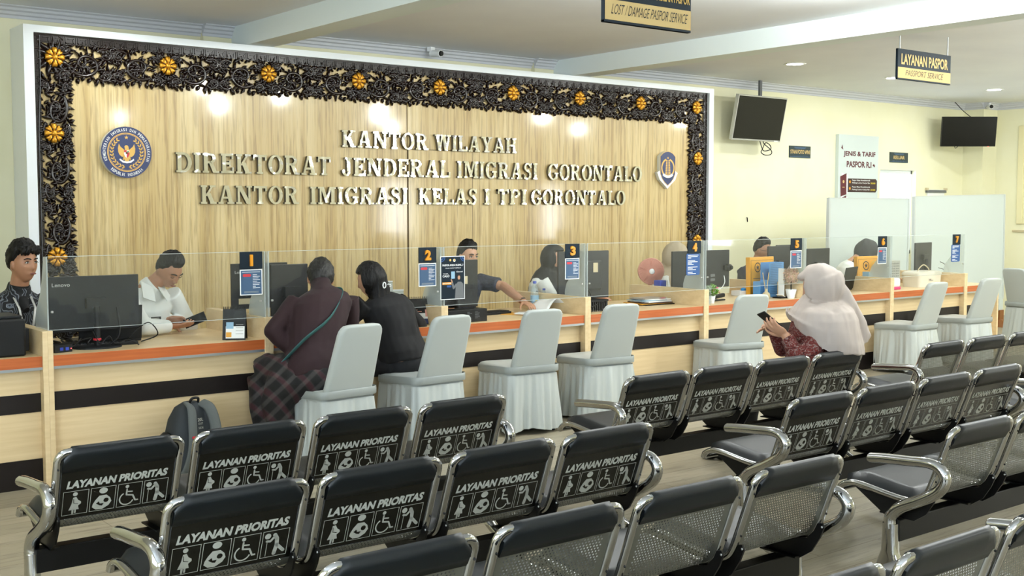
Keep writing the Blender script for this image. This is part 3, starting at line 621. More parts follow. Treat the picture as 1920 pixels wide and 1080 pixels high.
hang_sign((3.965, 4.0, 2.62), .578, .31, {'split': .34, 'text': [('LAYANAN PASPOR HILANG / RUSAK', -.47, .46, .16, .27, 'goldprint', .02, 0), ('DAN LAYANAN PENGAMBILAN PASPOR', -.48, .48, -.07, .08, 'goldprint', .02, 0), ('LOST / DAMAGE PASPOR SERVICE', -.43, .44, -.37, -.22, 'navy', -.008, .25)]}, 'hanging sign reading LOST / DAMAGE PASPOR SERVICE cut by the top of the view', ZC)
def plate(x0, x1, z0, z1, txt, label, sub):
    t = thing('wall_sign', label, 'sign', ((x0+x1)/2, YW, (z0+z1)/2), group='dark wall signs'); w, h = x1-x0, z1-z0
    b = MB(); b.box(-w/2, w/2, -.012, -.001, -h/2, h/2, M['tealdk']); b.build('board', t)
    b = MB(); b.M = T(0, -.012, 0) @ FRONT; b.poly([(-w*.30, h*.40), (w*.30, h*.40), (w*.22, h*.27), (-w*.22, h*.27)], .0006, M['bluep']); b.rect(-w*.5+.004, w*.5-.004, -h*.44, -h*.40, .0006, M['bluep'])
    k = .46 if len(txt) > 8 else .31; b.text(txt, -w*k, w*k, -h*.17, h*.17, .0012, M['sand'], .025); b.text(sub, -w*.36, w*.36, -h*.40, -h*.30, .0012, M['bluep'], 0); b.build('lettering', t)
plate(12.096, 12.53, 2.267, 2.42, 'STAN FOTO WNI', 'small dark wall sign reading STAN FOTO WNI', 'INDONESIAN CITIZEN'); plate(14.32, 14.76, 2.26, 2.403, 'KELUAR', 'small dark wall sign reading KELUAR above the bright window', 'EXIT')
# tariff poster board
pz0, pz1 = 1.15, 2.604; px0, px1 = 13.08, 13.985
t = thing('tariff_board', 'white wall board headed JENIS & TARIF PASPOR R.I', 'poster', ((px0+px1)/2, YW, 0)); w = px1-px0
b = MB(); b.box(-w/2, w/2, -.05, -.001, pz0, pz1, M['board']); b.build('board', t)
b = MB(); b.M = T(0, -.0505, 0) @ FRONT
b.text('JENIS & TARIF', -w*.38, w*.42, 2.30, 2.385, .001, M['maroonp'], .03); b.text('PASPOR R.I', -w*.30, w*.32, 2.165, 2.25, .001, M['maroonp'], .03); b.poly([(-.40, 2.42), (-.37, 2.47), (-.365, 2.43), (-.35, 2.40)], .001, M['maroonp']); b.poly([(.32, 2.20), (.37, 2.175), (.375, 2.20), (.345, 2.225)], .001, M['maroonp'])
for i, z in enumerate((1.92, 1.62, 1.32)):
    b.poly([(-.24, z-.09), (.40, z-.09), (.43, z-.06), (.43, z+.07), (.40, z+.095), (-.24, z+.095)], .0008, M['brownp'])
    b.poly([(-.40, z-.13), (-.24, z-.11), (-.24, z+.14), (-.38, z+.17)], .0016, M['white']); b.poly([(-.395, z-.15), (-.265, z-.12), (-.27, z+.165), (-.41, z+.12)], .0020, M['maroonp']); b.disc(-.335, z+.05, .02, .0024, M['sand'], 12); b.rect(-.36, -.31, z-.03, z-.02, .0024, M['sand'])
    for q, dz in enumerate((.05, -.04)):
        b.disc(-.19, z+dz, .02, .0014, M['amber'], 12)
        b.text(('Paspor Biasa Nonelektronik', 'Paspor Biasa Elektronik')[i % 2], -.14, .27, z+dz+.008, z+dz+.032, .0016, M['white'], .01); b.text('Paling Lama Kerja Rp', -.14, .26, z+dz-.026, z+dz-.004, .0016, M['white'], .01); b.text(('350.000', '650.000')[(i+q) % 2], .28, .39, z+dz-.026, z+dz-.004, .0016, M['yellowp'], .02)
b.build('print', t)
# clipboard-like frame seen over the white boards
t = thing('wall_frame', 'small grey topped frame on the wall seen above the white boards', 'frame', (15.49, YW, 0)); b = MB(); b.box(-.22, .22, -.02, -.001, 1.45, 1.885, M['paper']); b.build('sheet', t)
b = MB(); b.box(-.25, .25, -.035, -.001, 1.84, 1.88, M['greyp']); b.build('clamp_bar', t)
for s in (-1, 1): b = MB(); b.box(s*.245-.022, s*.245+.022, -.04, -.001, 1.875, 1.91, M['beige']); b.build('bracket', t)
b = MB(); b.tube([(11.285, YW-.004, 1.495), (11.292, YW-.008, 1.49), (11.30, YW-.006, 1.44)], .006, M['black'], n=5); tag(b.build('wall_hook'), 'tiny black hook on the cream wall right of the feature panel', 'hook')
def tv(loc, rz, tilt, w, h, label, border, mtb):
    t = thing('television', label, 'television', loc, rz); R = Euler((tilt, 0, 0)).to_matrix().to_4x4()
    b = MB(); b.M = R; b.box(-w/2, w/2, 0, .05, -h/2, h/2, M[mtb]); b.box(-w/2+.08, w/2-.08, .05, .075, -h/2+.06, h/2-.06, M['black']); b.build('casing', t, bevel=.004)
    b = MB(); b.M = R; b.box(-w/2+border, w/2-border, -.002, .001, -h/2+border*1.4, h/2-border, M['blackgloss']); b.build('screen', t)
    return t, R
t, R = tv((11.16, 9.30, 2.70), 0, .2, .905, .545, 'black television with silver rim tilted down beside the feature panel', .014, 'silver')
b = MB(); b.box(-.1, .1, .10, .30, -.1, .1, M['black']); b.box(.10, .14, .09, .12, .0, ZC-2.70, M['greyp']); b.build('wall_bracket', t)
b = MB(); b.M = R; b.box(.33, .40, -.004, 0, -.268, -.258, M['white']); b.build('maker_plate', t)
b = MB(); b.tube(crom([(.10, .10, -.22), (.13, .08, -.33), (.2, .1, -.38), (.3, .08, -.36), (.32, .1, -.31), (.22, .09, -.28), (.17, .1, -.36), (.15, .1, -.40), (.22, .1, -.43), (.33, .1, -.42), (.34, .1, -.37), (.2, .1, -.29), (.18, .1, -.24)], 5), .006, M['black'], n=6); b.build('loose_cable', t)
t, R = tv((15.50, 9.085, 2.71), -.667, .13, .785, .425, 'frameless black television in the far corner', .004, 'black')
b = MB(); b.box(-.08, .08, .06, .42, -.08, .08, M['black']); b.build('wall_bracket', t); b = MB(); b.M = R; b.box(.28, .295, -.006, 0, -.213, -.209, M['led']); b.build('standby_light', t)
b = MB(); b.tube(crom([(.06, .06, .2), (-.05, .1, .30), (-.12, .16, .40), (-.14, .2, .44)], 6), .006, M['black'], n=6); b.tube(crom([(-.2, .02, -.21), (-.18, .03, -.235), (-.15, .02, -.21)], 6), .004, M['black'], n=6); b.build('loose_cable', t)
def cctv(loc, rz, label):
    t = thing('security_camera', label, 'security camera', loc, rz); b = MB(); b.tube([(0, .02, 0), (0, -.10, -.01)], .034, M['white'], n=14); b.build('camera_body', t); b = MB(); b.tube([(0, -.10, -.01), (0, -.115, -.012)], [.028, .024], M['blackgloss'], n=14); b.build('lens', t)
    b = MB(); b.box(-.03, .03, 0, .05, .02, .08, M['white']); b.build('mount', t)
cctv((6.45, 9.46, 3.12), .25, 'small white security camera under the cornice above the feature panel'); cctv((16.25, 9.22, 3.12), -.7, 'white security camera in the far corner above the television')

# ================================================================== white boards on stands
def white_board(loc, w, z0, z1, label, feet, tilt=0):
    t = thing('white_board', label, 'board', loc); b = MB(); b.M = Matrix.Rotation(tilt, 4, 'Y'); b.box(-w/2, w/2, -.012, .012, z0, z1, M['board']); b.build('panel', t)
    b = MB(); b.M = Matrix.Rotation(tilt, 4, 'Y')
    for s in (-1, 1): b.box(s*(w/2+.012)-.014, s*(w/2+.012)+.014, -.02, .02, z0-.0, z1+.004, M['boardframe'])
    b.box(-w/2, w/2, -.018, .018, z1-.004, z1+.006, M['boardframe']); b.build('edge_frame', t)
    for s in (-1, 1):
        b = MB(); b.box(s*(w/2-.04)-.05, s*(w/2-.04)+.05, -.016, .016, .22, z0+.05, M['board']); b.build('post', t)
        b = MB(); q = s*(w/2-.04); b.box(q-.05, q+.05, -.03, .03, .10, .23, M['brownwood']); b.loft([[(q-.05, -.06, .10), (q+.05, -.06, .10), (q+.05, .06, .10), (q-.05, .06, .10)], [(q-.09, -.2, 0), (q+.09, -.2, 0), (q+.09, .2, 0), (q-.09, .2, 0)]][::-1], M['brownwood'], smooth=False); b.build('foot', t)
white_board((11.955, 8.27, 0), 1.57, .40, 1.727, 'left of the two white boards standing behind the counter', 0)
white_board((13.90, 8.22, 0), 2.10, .36, 1.775, 'wider right-hand white board standing behind the counter end', 0, -.02)

# ================================================================== the service counter
ZT = .762; BND = [.59, 1.965, 3.345, 4.72, 6.10, 7.475, 8.85, 10.23, 11.6, 12.28]; YD = 7.68
DL = ['leftmost maple counter desk cut by the picture edge with a black printer', 'maple counter desk with the number 1 sign on its glass', 'maple counter desk with the number 2 sign where two people sit', 'maple counter desk with the number 3 sign behind the third covered chair', 'maple counter desk with the number 4 sign and a stack of documents', 'maple counter desk with the number 5 sign and blue file box', 'maple counter desk with the number 6 sign behind the seated woman', 'maple counter desk with the number 7 sign and a cream cool box', 'short end desk of the counter beside the white board']
for i, (x0, x1) in enumerate(zip(BND, BND[1:])):
    t = thing('counter_desk', DL[i], 'counter', (x0, 6.8, 0), group='maple counter desks in a row'); w = x1-x0; last = i == 8
    b = MB(); b.box(.03, w-.03, .05, .07, 0, ZT-.06, M['lam']); b.build('front_panel', t)
    b = MB(); b.box(.03, w-.03, .044, .0505, .438, .546, M['dark']); b.build('dark_band', t); b = MB(); b.box(.03, w-.03, .040, .0505, 0, .167, M['dark']); b.build('kick_plate', t)
    b = MB(); b.box(.03, w-.03, .008, YD-6.8+.03, ZT-.03, ZT, M['lam']); b.build('worktop', t); b = MB(); b.box(.03, w-.03, 0, .01, ZT-.062, ZT-.0005, M['orange']); b.build('edge_band', t)
    b = MB(); b.box(.03, w-.03, -.003, .02, ZT-.078, ZT-.062, M['alu']); b.build('metal_strip', t)
    for s, (a0, a1) in enumerate(((0, .0295), (w-.0295, w))):
        if last and s: top = ZT
        else: top = .905
        b = MB(); y1 = YD-6.8+.03
        b.add([(a, y, z) for a in (a0, a1) for y, z in ((-.012, 0), (y1, 0), (y1, top-.0), (-.012, top))], [(3, 2, 1, 0), (4, 5, 6, 7), (0, 1, 5, 4), (1, 2, 6, 5), (2, 3, 7, 6), (3, 0, 4, 7)], M['lam']); b.build('side_panel', t, bevel=.002)
GY = 6.815
SGN = [(3.157, 3.311), (4.511, 4.661), (5.876, 6.022), (7.254, 7.413), (8.63, 8.79), (9.998, 10.144), (11.35, 11.496)]
WAVE = [(0, 0), (.235, 0), (.235, .04), (.215, .10), (.165, .16), (.125, .21), (.095, .27), (.075, .33), (.05, .42), (0, .423)]
for i in range(1, 8):
    x0, x1 = BND[i], BND[i+1]; t = thing('acrylic_screen', 'clear acrylic screen with curved side fins on the desk of number %d' % i, 'screen', (x0, GY, .905), group='clear acrylic counter screens')
    b = MB(); b.box(.012, x1-x0-.012, -.0025, .0025, .002, .423, M['glass']); b.build('front_pane', t)
    b = MB(); b.box(.012, x1-x0-.012, -.0028, .0028, .4215, .4245, M['edge']); b.box(.012, .016, -.0028, .0028, .002, .423, M['edge']); b.box(x1-x0-.016, x1-x0-.012, -.0028, .0028, .002, .423, M['edge']); b.box(.012, x1-x0-.012, -.0028, .0028, 0, .003, M['edge']); b.build('polished_edge', t)
    for a in (.010, x1-x0-.014):
        b = MB(); b.M = Matrix(((0, 0, 1, a), (1, 0, 0, .004), (0, 1, 0, .001), (0, 0, 0, 1))); b.prism(WAVE, 0, .004, M['glass'], M['edge']); b.build('side_fin', t)
    for a in (.03, x1-x0-.05): b = MB(); b.box(a, a+.012, -.006, .006, .10, .112, M['silver']); b.build('clip', t)
    a, c = SGN[i-1]
    t = thing('number_sign', 'dark plate with gold number %d on the counter screen' % i, 'sign', ((a+c)/2, GY-.004, 1.273), group='gold number signs on the screens'); w = (c-a)/2
    b = MB(); b.box(-w, w, -.006, 0, -.054, .056, M['navy']); b.build('plate', t)
    b = MB(); b.M = T(0, -.006, 0) @ FRONT; vs, fs = txt2d(str(i), .045); k = .024 if i != 1 else .009
    b.text(str(i), -k, k, -.034, .036, .0105, M['amber'], .045); b.text(str(i), -k-.002, k+.002, -.036, .038, .0006, M['gold'], .06); b.build('digit', t)
    if i in (4, 7):
        t = thing('notice_card', 'bright blue rounded notice with white lines under number %d' % i, 'notice', ((a+c)/2-.012, GY-.004, 1.128), group='notices on the screens'); b = MB(); b.M = FRONT; b.prism(rrect(.165, .185, .016), 0, .004, M['blueb']); b.build('card', t)
        b = MB(); b.M = T(0, -.004, 0) @ FRONT
        for q in range(15):
            if q in (3, 8, 12): continue
            l = [.13, .12, .04, 0, .09, .12, .05, .07, 0, .12, .06, .1, 0, .06, .1][q]; b.rect(-.067, -.067+l, .075-q*.0112, .080-q*.0112, .0006, M['white'])
        b.build('print_lines', t)
    else:
        t = thing('notice_card', 'white bordered blue notice with red tag under number %d' % i, 'notice', ((a+c)/2, GY-.004, 1.134), group='notices on the screens'); b = MB(); b.M = FRONT; b.prism([(-w, -.082), (w, -.082), (w, .082), (-w, .082)], 0, .003, M['paper']); b.build('card', t)
        b = MB(); b.M = T(0, -.003, 0) @ FRONT; b.rect(-w+.006, w-.006, -.076, .076, .0005, M['bluep']); b.poly([(x-.030, y+.045) for x, y in rrect(.056, .018, .008)], .001, M['red'])
        b.rect(-.062, .062, .064, .067, .001, M['white'])
        for q in range(9): b.rect(.010, .010+[.03, .05, .04, .05, .03, .05, .045, .02, .05][q], .046-q*.0105, .049-q*.0105, .001, M['white'])
        for q in range(2): b.rect(-.05, .05, -.060-q*.007, -.058-q*.007, .001, M['print'])
        b.build('print', t)
# big notice on the screen of desk 3
t = thing('screen_poster', 'navy poster reading PASPOR ANDA RUSAK with a uniformed figure on the glass', 'poster', (4.805, GY-.004, 1.105)); b = MB(); b.M = FRONT; b.prism([(-.107, -.157), (.107, -.157), (.107, .157), (-.107, .157)], 0, .003, M['paper']); b.build('sheet', t)
b = MB(); b.M = T(0, -.003, 0) @ FRONT; z = .0006; b.rect(-.102, .102, -.152, .152, z, M['navy'])
for s in (-1, 1): b.ring(s*.102, .152, .030, .036, .001, M['blueb'], 14, PI if s > 0 else 1.5*PI, 1.5*PI if s > 0 else 2*PI); b.ring(s*.102, .152, .014, .024, .001, M['blueb'], 14, PI if s > 0 else 1.5*PI, 1.5*PI if s > 0 else 2*PI)
b.disc(-.022, .128, .009, .001, M['emb_gold'], 10); b.disc(.014, .126, .011, .001, M['paper'], 12); b.disc(.014, .128, .008, .0012, M['emb_gold'], 10)
b.text('PASPOR ANDA RUSAK...?', -.09, .092, .085, .099, .001, M['white'], .03); b.text('TIDAK DAPAT DIPAKAI', -.066, .07, .067, .074, .001, M['white'], .01); b.text('Ganti', .03, .086, .038, .048, .001, M['white'], .01, .2); b.text('TANPA', -.085, -.04, .026, .034, .001, M['white'], .01); b.text('CALO', -.09, -.03, .006, .022, .001, M['white'], .03)
b.rect(-.014, .018, -.006, .046, .001, M['screenblue']); b.rect(-.092, -.012, -.048, -.031, .001, M['amber']); b.text('BIAYA RESMI', -.088, -.016, -.044, -.035, .0014, M['white'], .02); b.rect(-.052, -.014, -.068, -.054, .001, M['blueb'])
b.disc(.054, .005, .017, .0012, M['black'], 16, .024); b.disc(.054, .000, .011, .0014, M['skin2'], 14, .015)
b.poly([(.018, -.15), (.026, -.055), (.044, -.03), (.072, -.03), (.092, -.045), (.098, -.15)], .0011, M['greyp']); b.stroke([(.030, -.05), (.006, -.075), (-.006, -.035)], .016, .0013, M['greyp']); b.stroke([(-.006, -.03), (-.014, -.014)], .010, .0014, M['skin2']); b.build('print', t)

# ================================================================== things on the desks
def monitor(label, x, y, z0, w, h, rz=0, mt='black', text=None, sticker=None, base=True, group='computer monitors on the counter', basew=.13, tilt=0, bulge=True):
    t = thing('computer_monitor', label, 'monitor', (x, y, ZT), rz, group); q = z0-ZT; R = T(0, 0, q) @ Matrix.Rotation(tilt, 4, 'X')
    b = MB(); b.M = R; b.box(-w/2, w/2, 0, .022, 0, h, M[mt]); b.build('casing', t, bevel=.004); b = MB(); b.M = R; b.box(-w/2+.01, w/2-.01, .022, .0235, .015, h-.01, M['blackgloss']); b.build('screen', t)
    if bulge: b = MB(); b.M = R; b.box(-w*.33, w*.33, -.022, .001, h*.18, h*.80, M[mt]); b.build('rear_cover', t, bevel=.012)
    if base:
        b = MB(); b.tube([(0, -.03, .004), (0, -.03, q+h*.45)], .026, M[mt], n=12, ry=.018); b.box(-.06, .06, -.035, .0, q+h*.42, q+h*.60, M[mt]); b.build('stand_column', t); b = MB(); b.lathe([(basew, 0), (basew, .006), (basew*.95, .012), (.03, .016)], M[mt], (0, -.03, 0), 32, sy=.75); b.build('stand_base', t)
    if text: b = MB(); b.M = T(0, -.0225 if (bulge and text[1] > -w*.33) else -.0005, q) @ FRONT; b.text(text[0], text[1], text[1]+text[3], text[2], text[2]+text[4], .001, M['silver'], .01); b.build('maker_lettering', t)
    for s in (sticker or []): b = MB(); b.M = T(0, -.0235 if bulge else -.001, q) @ FRONT; b.rect(*s, .001, M['beige']); b.build('sticker', t)
    return t
t = monitor('black monitor seen from behind with white lettering on desk 1', 2.325, 7.06, .862, .545, .335, 0, 'charcoal', ('Lenovo', -.25, .275, .105, .022), None, True, basew=.145, bulge=False)
b = MB(); b.tube([(0, -.03, .045), (0, -.03, .058)], .031, M['red'], n=12, ry=.023); b.build('red_tape', t)
monitor('black monitor with white lettering and pale sticker behind the number 1 sign', 3.63, 7.50, .90, .43, .32, 0, 'charcoal', ('Lenovo', -.19, .25, .09, .02), [(-.165, -.06, .035, .075)], True, bulge=False)
monitor('plain black monitor left of the man in maroon', 3.76, 7.30, .825, .30, .39, .1, 'black', None, None, True, bulge=False)
monitor('black monitor with yellowed note on its back behind the navy poster', 5.10, 7.20, .845, .44, .365, 0, 'black', None, [(.07, .12, .18, .24)], True, bulge=False, basew=.14)
t = monitor('grey black desktop screen with labels on its back behind number 3', 6.44, 7.22, .85, .54, .40, -.05, 'darkgreyp', None, [(-.10, .03, .17, .21), (.08, .13, .22, .30)], True)
b = MB(); b.box(-.10, .02, -.05, .0, -.03, .10, M['greyp']); b.box(-.08, .0, -.052, -.049, .02, .04, M['paper']); b.build('stand_neck_cover', t)
t = monitor('broad black monitor back behind the number 4 notice', 7.91, 7.25, .875, .76, .345, 0, 'charcoal', None, None, True, basew=.15, bulge=False)
for x, y in ((-.17, .09), (.12, .10), (.12, .06)): b = MB(); b.M = T(0, -.001, .113) @ FRONT; b.rect(x, x+.06, y, y+.025, .001, M['greyp']); b.build('port_label', t)
monitor('dark grey monitor left of the number 5 sign', 9.28, 7.45, .87, .36, .36, 0, 'darkgreyp', None, None, True, bulge=False); monitor('small black monitor right of the number 5 sign', 9.50, 7.15, .87, .36, .34, 0, 'black', None, None, True, bulge=False)
t = monitor('grey monitor turned sideways behind the cream cool box', 11.78, 7.42, .89, .40, .33, .12, 'darkgreyp', None, None, True, bulge=False)
# low second screen behind desk 5
t = monitor('wide dark screen with a white panel behind the man in glasses', 9.66, 7.66, .93, .34, .30, 0, 'darkgreyp', None, None, True, bulge=False); b = MB(); b.M = T(0, -.002, .168) @ FRONT; b.poly([(-.18, .19), (.04, .19), (.02, .23), (-.18, .23)], .001, M['screenblue']); b.rect(-.18, -.04, .15, .17, .001, M['white']); b.build('panel_print', t)
def laptop(label, x, y, w, d, h, rz=0, ang=.25):
    t = thing('laptop', label, 'laptop', (x, y, ZT), rz, 'laptops on the counter'); b = MB(); b.box(-w/2, w/2, 0, d, .0, .02, M['black']); b.build('keyboard_base', t, bevel=.004)
    b = MB(); b.M = T(0, 0, .018, 0, ang); b.box(-w/2, w/2, -.008, .004, 0, h, M['charcoal']); b.build('lid', t, bevel=.003); b = MB(); b.M = T(0, 0, .018, 0, ang); b.box(-w/2+.01, w/2-.01, .004, .0055, .012, h-.012, M['blackgloss']); b.build('screen', t)
laptop('open black laptop behind the large monitor on desk 1', 2.48, 7.25, .39, .25, .215, -.05, .12); laptop('open black laptop behind the seated woman at desk 6', 10.05, 7.2, .36, .25, .23, .3, .2)
def keyboard(label, x, y, w, rz):
    t = thing('keyboard', label, 'keyboard', (x, y, ZT), rz, 'keyboards on the counter'); b = MB(); b.box(-w/2, w/2, -.065, .065, 0, .02, M['black']); b.build('case', t, bevel=.004)
    b = MB(); n = int(w/.021)
    for i in range(n):
        for j in range(5): x_ = -w/2+.012+i*(w-.024)/n; b.box(x_, x_+.016, -.055+j*.022, -.037+j*.022, .019, .026, M['charcoal'])
    b.build('keys', t)
keyboard('black keyboard under the large monitor on desk 1', 2.37, 7.13, .44, -.08); keyboard('black keyboard in front of the officer with the brown watch strap', 5.56, 7.33, .30, .1)
b = MB(); b.ell((2.25, 7.30, ZT+.018), (.03, .055, .018), M['black'], 14, 8); tag(b.build('computer_mouse'), 'black computer mouse on desk 1 beside the cables', 'mouse')
b = MB()
for k in range(6):
    x = 2.03+.03*k; b.tube(crom([(x, 6.92+.02*k, ZT+.012), (x+.05, 7.0+.03*(k % 3), ZT+.03+.012*(k % 2)), (x-.01+.03*k, 7.12, ZT+.05), (x+.10, 7.22-.03*k, ZT+.02), (x+.18, 7.10, ZT+.012)], 6), .005, M['black'], n=6)
b.tube(crom([(2.40, 7.03, ZT+.012), (2.45, 7.02, ZT+.06), (2.47, 7.05, .90), (2.46, 7.06, 1.0)], 6), .006, M['black'], n=6)
b.tube(crom([(2.52, 7.10, ZT+.02), (2.58, 7.06, ZT+.09), (2.66, 7.06, ZT+.13), (2.72, 7.08, ZT+.05), (2.62, 7.10, ZT+.01)], 6), .004, M['black'], n=6)
b.tube(crom([(2.30, 7.03, ZT+.1), (2.33, 6.99, ZT+.03), (2.38, 6.98, ZT+.07), (2.42, 6.99, ZT+.02), (2.5, 7.0, ZT+.04), (2.56, 6.97, ZT+.006)], 6), .004, M['black'], n=6); tag(b.build('cable_tangle'), 'tangle of black cables under the monitor on desk 1', 'cables')
t = thing('network_box', 'small black network box with blue ports at the left of desk 1', 'router', (2.08, 6.95, ZT), .2); b = MB(); b.box(-.055, .055, -.045, .045, 0, .045, M['black']); b.build('case', t, bevel=.004); b = MB(); b.box(.01, .03, -.048, -.044, .012, .03, M['bluec']); b.box(-.025, -.005, -.048, -.044, .012, .03, M['bluec']); b.build('port', t); b = MB(); b.box(.042, .047, -.048, -.044, .018, .023, M['led']); b.build('status_light', t)
t = thing('printer', 'bulky black printer on the leftmost desk cut by the picture edge', 'printer', (1.76, 7.0, ZT)); b = MB(); b.box(-.21, .11, -.13, .18, 0, .215, M['black']); b.build('body', t, bevel=.012); b = MB(); b.box(-.20, .10, -.10, .17, .214, .232, M['charcoal']); b.build('lid', t, bevel=.006); b = MB(); b.box(.11, .15, -.05, .10, .02, .15, M['black']); b.build('side_tray', t, bevel=.005)
# folding calendars
def tent(name, label, x, y, w, h, rz, fn):
    t = thing(name, label, 'calendar', (x, y, ZT), rz, 'standing desk calendars'); d = h*.30
    for s in (-1, 1): b = MB(); b.add([(-w/2, s*d, .001), (w/2, s*d, .001), (w/2, s*.004, h), (-w/2, s*.004, h)], [(0, 1, 2, 3)], M['black']); b.build('board_leaf', t, solid=.004)
    b = MB(); a = math.atan2(d, h); b.M = T(0, -d-.0035, .0, 0, -a) @ FRONT; fn(b); b.build('printed_page', t)
    b = MB()
    for k in range(14): b.tube([(-w/2+w*(k+.5)/14, .012*math.cos(q), h+.004+.012*math.sin(q)) for q in [2*PI*i/8 for i in range(8)]], .0016, M['black'], n=4, closed=True)
    b.build('wire_binding', t)
def cal1(b):
    b.rect(-.066, .066, .012, .185, .0005, M['paper']); b.rect(-.066, -.052, .012, .185, .001, M['black']); b.rect(-.05, -.022, .13, .155, .001, M['yellowp']); b.rect(-.05, -.004, .075, .118, .001, M['screenblue']); b.rect(-.05, -.016, .02, .052, .001, M['yellowf'])
    for k in range(6): b.rect(.01, .058, .14-k*.02, .143-k*.02, .001, M['print'])
tent('desk_calendar', 'black standing desk calendar at the right end of desk 1', 3.175, 6.935, .145, .195, -.55, cal1)
def cal2(b):
    b.rect(-.085, .085, .045, .165, .0005, M['paper']); b.rect(-.085, .085, .008, .045, .0005, M['emb_navy']); b.rect(.03, .08, .06, .16, .001, M['pink'])
    for k in range(7): b.rect(-.075, -.075+[.09, .07, .10, .05, .08, .06, .03][k], .145-k*.012, .150-k*.012, .001, M['pink'])
tent('desk_calendar', 'standing calendar with pink and blue page left of the number 2 sign', 4.66, 7.02, .20, .185, -.3, cal2)
for k in range(2):
    t = thing('phone_stand', ['clear tilted display stand behind the woman in black, the taller one', 'clear tilted display stand beside the taller one, lower'][k], 'display stand', (4.44+.09*k, 7.10, ZT), -.4, 'clear display stands'); b = MB(); b.M = T(0, 0, 0, 0, -.35); b.box(-.05, .05, 0, .004, 0, .33-.07*k, M['edge']); b.build('back_sheet', t); b = MB(); b.box(-.05, .05, -.08, .12, 0, .004, M['edge']); b.build('foot_sheet', t); b = MB(); b.M = T(0, 0, 0, 0, -.35); b.box(-.052, .052, -.003, .007, .325-.07*k, .333-.07*k, M['white']); b.build('bright_edge', t)
t = thing('receipt_printer', 'low black printer behind the second covered chair on desk 2', 'printer', (4.56, 7.15, ZT)); b = MB(); b.box(-.15, .11, -.1, .14, 0, .12, M['black']); b.build('body', t, bevel=.01); b = MB(); b.box(-.12, .08, -.102, -.098, .05, .075, M['charcoal']); b.build('paper_slot', t)
t = thing('power_supply_box', 'black battery backup box with printed side on desk 3', 'box', (5.02, 6.95, ZT), .0); b = MB(); b.box(-.19, .165, -.05, .10, 0, .095, M['black']); b.build('case', t, bevel=.004); b = MB(); b.M = T(0, -.0505, 0) @ FRONT
for r_ in range(6):
    for c_ in range(2): b.rect(-.02+.07*c_, -.02+.07*c_+random.uniform(.02, .055), .028+r_*.009, .031+r_*.009, .001, M['greyp'])
b.build('printed_side', t); b = MB(); b.box(-.19, -.10, -.0525, -.049, .0, .09, M['charcoal']); b.build('front_cap', t)
t = thing('blue_tissue_pack', 'bright blue packet on desk 2 under the arm of the man in maroon', 'packet', (3.50, 6.90, ZT), .2); b = MB(); b.box(-.14, .13, -.05, .05, 0, .035, M['bluet']); b.build('tray', t, bevel=.01); b = MB(); b.grid(lambda u, v: (-.02+.15*u, -.05+.1*v, .036+.05*math.sin(PI*u)*(1+.3*math.sin(9*u+4*v))*math.sin(PI*v)), 14, 8, M['bluet']); b.build('crumpled_top', t, solid=.003)
def papers(label, x, y, rz, lst, name='paper_stack', cat='papers'):
    t = thing(name, label, cat, (x, y, ZT), rz); z = 0
    for k, (w, d, h, mt, dx, dy, r) in enumerate(lst): b = MB(); b.M = T(dx, dy, z, r); b.box(-w/2, w/2, -d/2, d/2, 0, h, M[mt]); b.build(['sheet', 'folder'][h > .004], t); z += h+.0004
papers('white papers with a yellow envelope under the hand of the officer', 5.86, 7.15, .1, [(.22, .30, .003, 'yellowf', -.1, .05, .5), (.21, .297, .002, 'paper', 0, 0, .1), (.21, .297, .002, 'paper', .05, -.03, -.3), (.21, .297, .002, 'paper', -.06, -.05, .6)])
b = MB(); b.grid(lambda u, v: (5.90+.24*u, 7.05+.25*v, ZT+.02+.10*math.sin(PI*min(1, u*1.1))*(1-.3*v)), 14, 6, M['paper']); tag(b.build('curled_paper', solid=.001), 'large curled white paper held above desk 3', 'paper')
papers('stack of documents and folders with a pink tag on desk 4', 7.26, 7.26, -.1, [(.34, .27, .008, 'black', 0, 0, .1), (.33, .25, .006, 'yellowf', -.03, .01, .02), (.32, .24, .008, 'brownp', 0, 0, -.1), (.30, .22, .010, 'paper', .01, 0, .15), (.29, .21, .006, 'screenblue', -.02, .02, .05), (.28, .2, .008, 'paper', .02, .01, -.08), (.27, .2, .008, 'silver', -.01, .02, .1), (.05, .03, .002, 'hotpink', .06, -.10, .2)])
t = thing('wire_rack', 'small black document rack with cables under the screen of desk 4', 'rack', (6.30, 7.05, ZT)); b = MB(); b.box(-.16, .16, -.11, .11, .085, .10, M['black']); b.build('top_plate', t)
b = MB()
for k in range(15): b.tube([(-.15+k*.0214, -.10, .004), (-.15+k*.0214, -.10, .09)], .003, M['greyp'], n=5)
for s in (-1, 1): b.box(s*.155-.005, s*.155+.005, -.1, .1, 0, .09, M['black'])
b.build('wire_side', t); b = MB(); b.tube(crom([(-.16, -.12, .004), (-.13, -.15, .03), (-.09, -.14, .08), (-.05, -.13, .13), (-.03, -.08, .18)], 6), .005, M['black'], n=6); b.tube(crom([(-.15, -.14, .004), (-.06, -.15, .05), (.02, -.13, .07)], 6), .005, M['black'], n=6); b.build('cable', t)
def bottle(label, x, y, h, r, cap, labelm, z0=ZT, grp='clear water bottles'):
    t = thing('water_bottle', label, 'bottle', (x, y, z0), 0, grp); b = MB(); b.lathe([(r*.9, 0), (r, .01), (r, h*.55), (r*.93, h*.6), (r*.95, h*.66), (r*.7, h*.78), (r*.38, h*.88), (r*.36, h*.93)], M['bottle'], n=20); b.build('body', t)
    b = MB(); b.lathe([(r*.42, h*.92), (r*.42, h), (r*.36, h)], M[cap], n=16); b.build('cap', t); b = MB(); b.lathe([(r*1.015, h*.22), (r*1.015, h*.52)], M[labelm], n=20); b.build('label_wrap', t); return t
